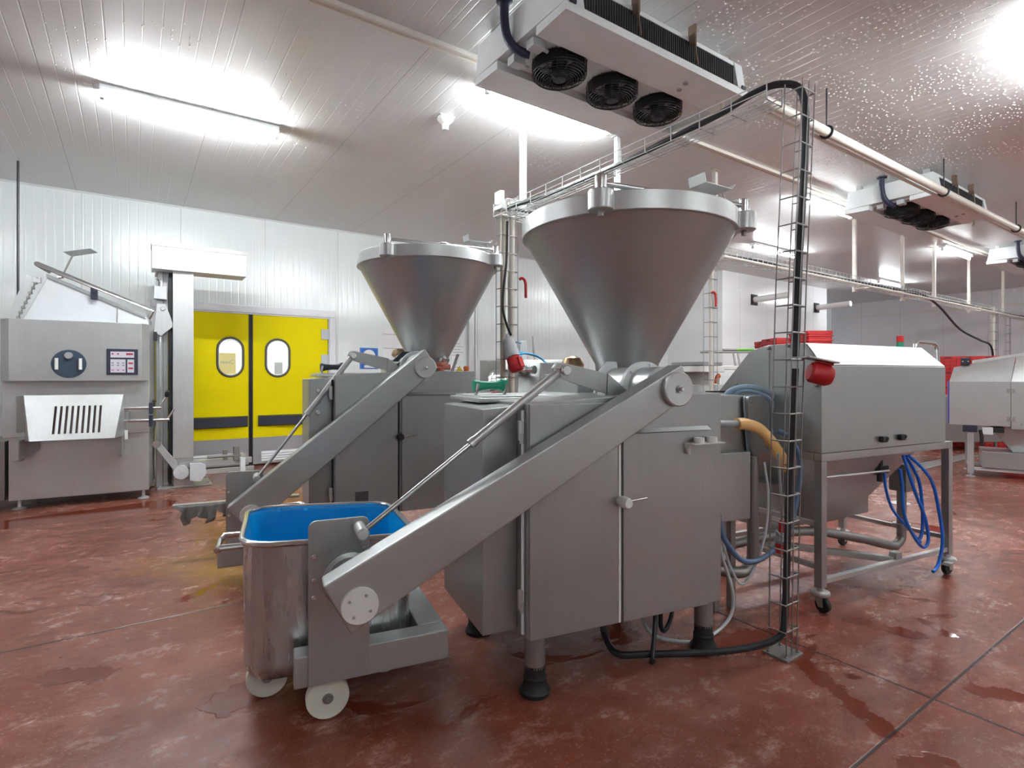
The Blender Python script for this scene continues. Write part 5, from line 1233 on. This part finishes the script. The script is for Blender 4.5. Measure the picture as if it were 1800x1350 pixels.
for x in (0.02, 1.0): m.cyl((x, 0, 0), (x, 0, 1.80), 0.02, seg=10)
m.build('rail', STEEL_D, t)
m = MB(); m.box(-0.05, 1.2, -0.05, 0.7, 1.0, 1.50, 0.01); m.build('cabinet', PAINT_W, t)
for x in (0.40, 0.47):
    m = MB(); m.prism([(x, -0.06, 1.52), (x + 0.03, -0.06, 1.52), (x - 0.0, -0.03, 1.78), (x - 0.03, -0.03, 1.78)], (0, 0.02, 0), 0.003); m.build('scraper_blade', STEEL_D, t)
for x, y in ((0.0, 0.0), (1.15, 0.0), (0.0, 0.6), (1.15, 0.6)):
    m = MB(); m.box(x - 0.025, x + 0.025, y - 0.025, y + 0.025, 0, 1.0, 0.003); m.build('leg', STEEL_D, t)
t = thing('squeegee', 'squeegee with lime green handle lying on the bench rail', 'squeegee', (7.75, 5.55, 0), -34.6)
m = MB(); m.cyl((0.22, 0.0, 1.838), (0.44, 0.0, 1.838), 0.020, seg=10); m.build('blade', STEEL_D, t)
m = MB(); m.cyl((0.44, 0, 1.838), (0.72, 0, 1.842), 0.022, seg=12); m.build('grip', LIME, t)
m = MB(); m.cyl((0.72, 0, 1.842), (0.98, 0, 1.85), 0.014, seg=10); m.build('shaft', LBLUE, t)

# pipe stubs sticking out of the cold room
for x, z, lab in ((12.66, 3.30, 'left pipe stub in a black sleeve on the white cold room wall'), (15.70, 3.32, 'right pipe stub in a black sleeve at the cold room corner')):
    t = thing('pipe_stub', lab, 'pipe', (x, 7.8, z))
    m = MB(); m.cyl((0, 0, 0), (0, -0.9, 0.02), 0.075, seg=16); m.build('pipe', WHITE, t)
    m = MB(); m.box(-0.13, 0.13, -0.03, 0.0, -0.13, 0.13, 0.006); m.build('sleeve', BLACK, t)

# ------------------------------------------------------------------ red crates
def make_crate():
    t = thing('red_crate', 'x', 'crate', (0, 0, 0))
    w, d, h = 0.60, 0.40, 0.30
    m = MB()
    m.loft([rrect(-w / 2 + 0.02, w / 2 - 0.02, -d / 2 + 0.02, d / 2 - 0.02, 0.02, 0.0, 3), rrect(-w / 2 + 0.01, w / 2 - 0.01, -d / 2 + 0.01, d / 2 - 0.01, 0.02, h - 0.05, 3), rrect(-w / 2, w / 2, -d / 2, d / 2, 0.02, h - 0.05, 3), rrect(-w / 2, w / 2, -d / 2, d / 2, 0.02, h, 3),
            rrect(-w / 2 + 0.015, w / 2 - 0.015, -d / 2 + 0.015, d / 2 - 0.015, 0.02, h, 3), rrect(-w / 2 + 0.03, w / 2 - 0.03, -d / 2 + 0.03, d / 2 - 0.03, 0.02, 0.015, 3)])
    for z in (0.06, 0.14, 0.21):
        m.box(-w / 2 - 0.002, w / 2 + 0.002, -d / 2 - 0.002, d / 2 + 0.002, z, z + 0.018, 0.003)
    for k in range(6):
        x = -0.25 + 0.1 * k
        m.box(x - 0.006, x + 0.006, -d / 2 - 0.002, d / 2 + 0.002, 0.02, h - 0.05, 0.002)
    m.build('shell', CRATE, t)
    m = MB(); m.box(-0.06, 0.06, -d / 2 - 0.004, -d / 2 + 0.004, h - 0.045, h - 0.012, 0.002); m.box(-0.06, 0.06, d / 2 - 0.004, d / 2 + 0.004, h - 0.045, h - 0.012, 0.002); m.build('handle_slot', plain('deep_red', (0.22, 0.01, 0.01), 0.6), t)
    return t
crate0 = make_crate(); first_crate = [True]
def crate(x, y, z, rz, label, group):
    c = crate0 if first_crate[0] else copy_tree(crate0)
    first_crate[0] = False
    c.location = (x, y, z); c.rotation_euler = (0, 0, math.radians(rz)); c['label'] = label; c['group'] = group
    return c
# left stacks behind the hooded machine
for (x, y, n, lab) in ((10.60, 6.17, 7, 'top red crate of the stack farthest left behind the hood'), (10.03, 5.67, 7, 'top red crate of the middle stack behind the hood'), (8.93, 4.53, 7, 'top red crate of the right stack behind the hood, beside the wire cage')):
    for k in range(n):
        crate(x, y, k * 0.302, 55.4, lab if k == n - 1 else 'red crate hidden low in a stack behind the hooded machine', 'red crates behind the hooded machine')
# right stacks
for i, (px_, py_) in enumerate(((13.75, 4.25), (14.13, 3.70), (14.5, 3.15), (14.87, 2.60))):
    for k in range(6):
        if k == 5: lab = ('top red crate beside the handle bar, leftmost of the right stacks', 'top red crate behind the dark bearing block', 'top red crate right of the dark bearing block', 'top red crate behind the sloping machine rail, rightmost stack')[i]
        else: lab = 'red crate in the lower rows of the stacks behind the right machine'
        crate(px_, py_, k * 0.302, -56, lab, 'red crates behind the right machine')

t = thing('steel_container', 'grey steel container on the floor before the right red crates', 'container', (13.05, 3.95, 0), -34.6)
m = MB(); m.box(-0.35, 0.75, -0.3, 0.3, 0.16, 1.02, 0.01); m.build('body', STEEL_D, t)
m = MB(); m.tube([(-0.35, -0.3, 1.02), (0.75, -0.3, 1.02), (0.75, 0.3, 1.02), (-0.35, 0.3, 1.02)], 0.02, 8, closed=True); m.build('rim', STEEL, t)
for x, y in ((-0.28, -0.24), (0.68, -0.24), (-0.28, 0.24), (0.68, 0.24)):
    m = MB(); m.cyl((x, y, 0.0), (x, y, 0.17), 0.025, seg=10); m.build('leg', STEEL_D, t)

# ------------------------------------------------------------------ condensation on the ceiling
random.seed(5)
bm = bmesh.new()
def drop(x, y, r):
    n = 7
    rings = []
    for rr, zz in ((1.0, 0.0), (0.75, -0.42)):
        rings.append([bm.verts.new((x + r * rr * math.cos(2 * PI * k / n), y + r * rr * math.sin(2 * PI * k / n), CZ + r * zz)) for k in range(n)])
    tip = bm.verts.new((x, y, CZ - r * 0.6))
    for k in range(n):
        bm.faces.new((rings[0][k], rings[0][(k + 1) % n], rings[1][(k + 1) % n], rings[1][k])); bm.faces.new((rings[1][k], rings[1][(k + 1) % n], tip))
from mathutils import noise as mnoise
def field(x0, x1, y0, y1, pitch, dens, r0, r1, ribs):
    x = x0
    while x < x1:
        y = y0
        while y < y1:
            px_, py_ = x + random.uniform(-0.42, 0.42) * pitch, y + random.uniform(-0.42, 0.42) * pitch
            if ribs: px_ = round(px_ / 0.0575) * 0.0575 + random.gauss(0, 0.004)
            edge = min(1, (px_ - x0) / 0.35, (x1 - px_) / 0.35, (py_ - y0) / 0.3, (y1 - py_) / 0.3)
            k = dens + 0.9 * mnoise.noise(Vector((px_ * 1.7, py_ * 1.7, 3.1)))
            if random.random() < k * max(0.05, edge): drop(px_, py_, random.uniform(r0, r1))
            y += pitch
        x += pitch
field(-0.7, 2.2, 4.4, 6.4, 0.065, 0.22, 0.004, 0.008, True)
field(3.0, 8.4, 0.9, 3.3, 0.045, 0.42, 0.005, 0.009, False)
field(3.4, 6.5, 3.3, 3.7, 0.06, 0.4, 0.004, 0.007, True)
field(2.2, 5.5, 4.2, 5.6, 0.07, 0.15, 0.003, 0.006, False)
me = bpy.data.meshes.new('condensation_drops'); bm.to_mesh(me); bm.free()
for p in me.polygons: p.use_smooth = True
me.materials.append(WATER)
o = bpy.data.objects.new('condensation_drops', me); COL.objects.link(o)
tag(o, 'scattered water drops beading on the panelled ceiling', 'water drops', kind='stuff')
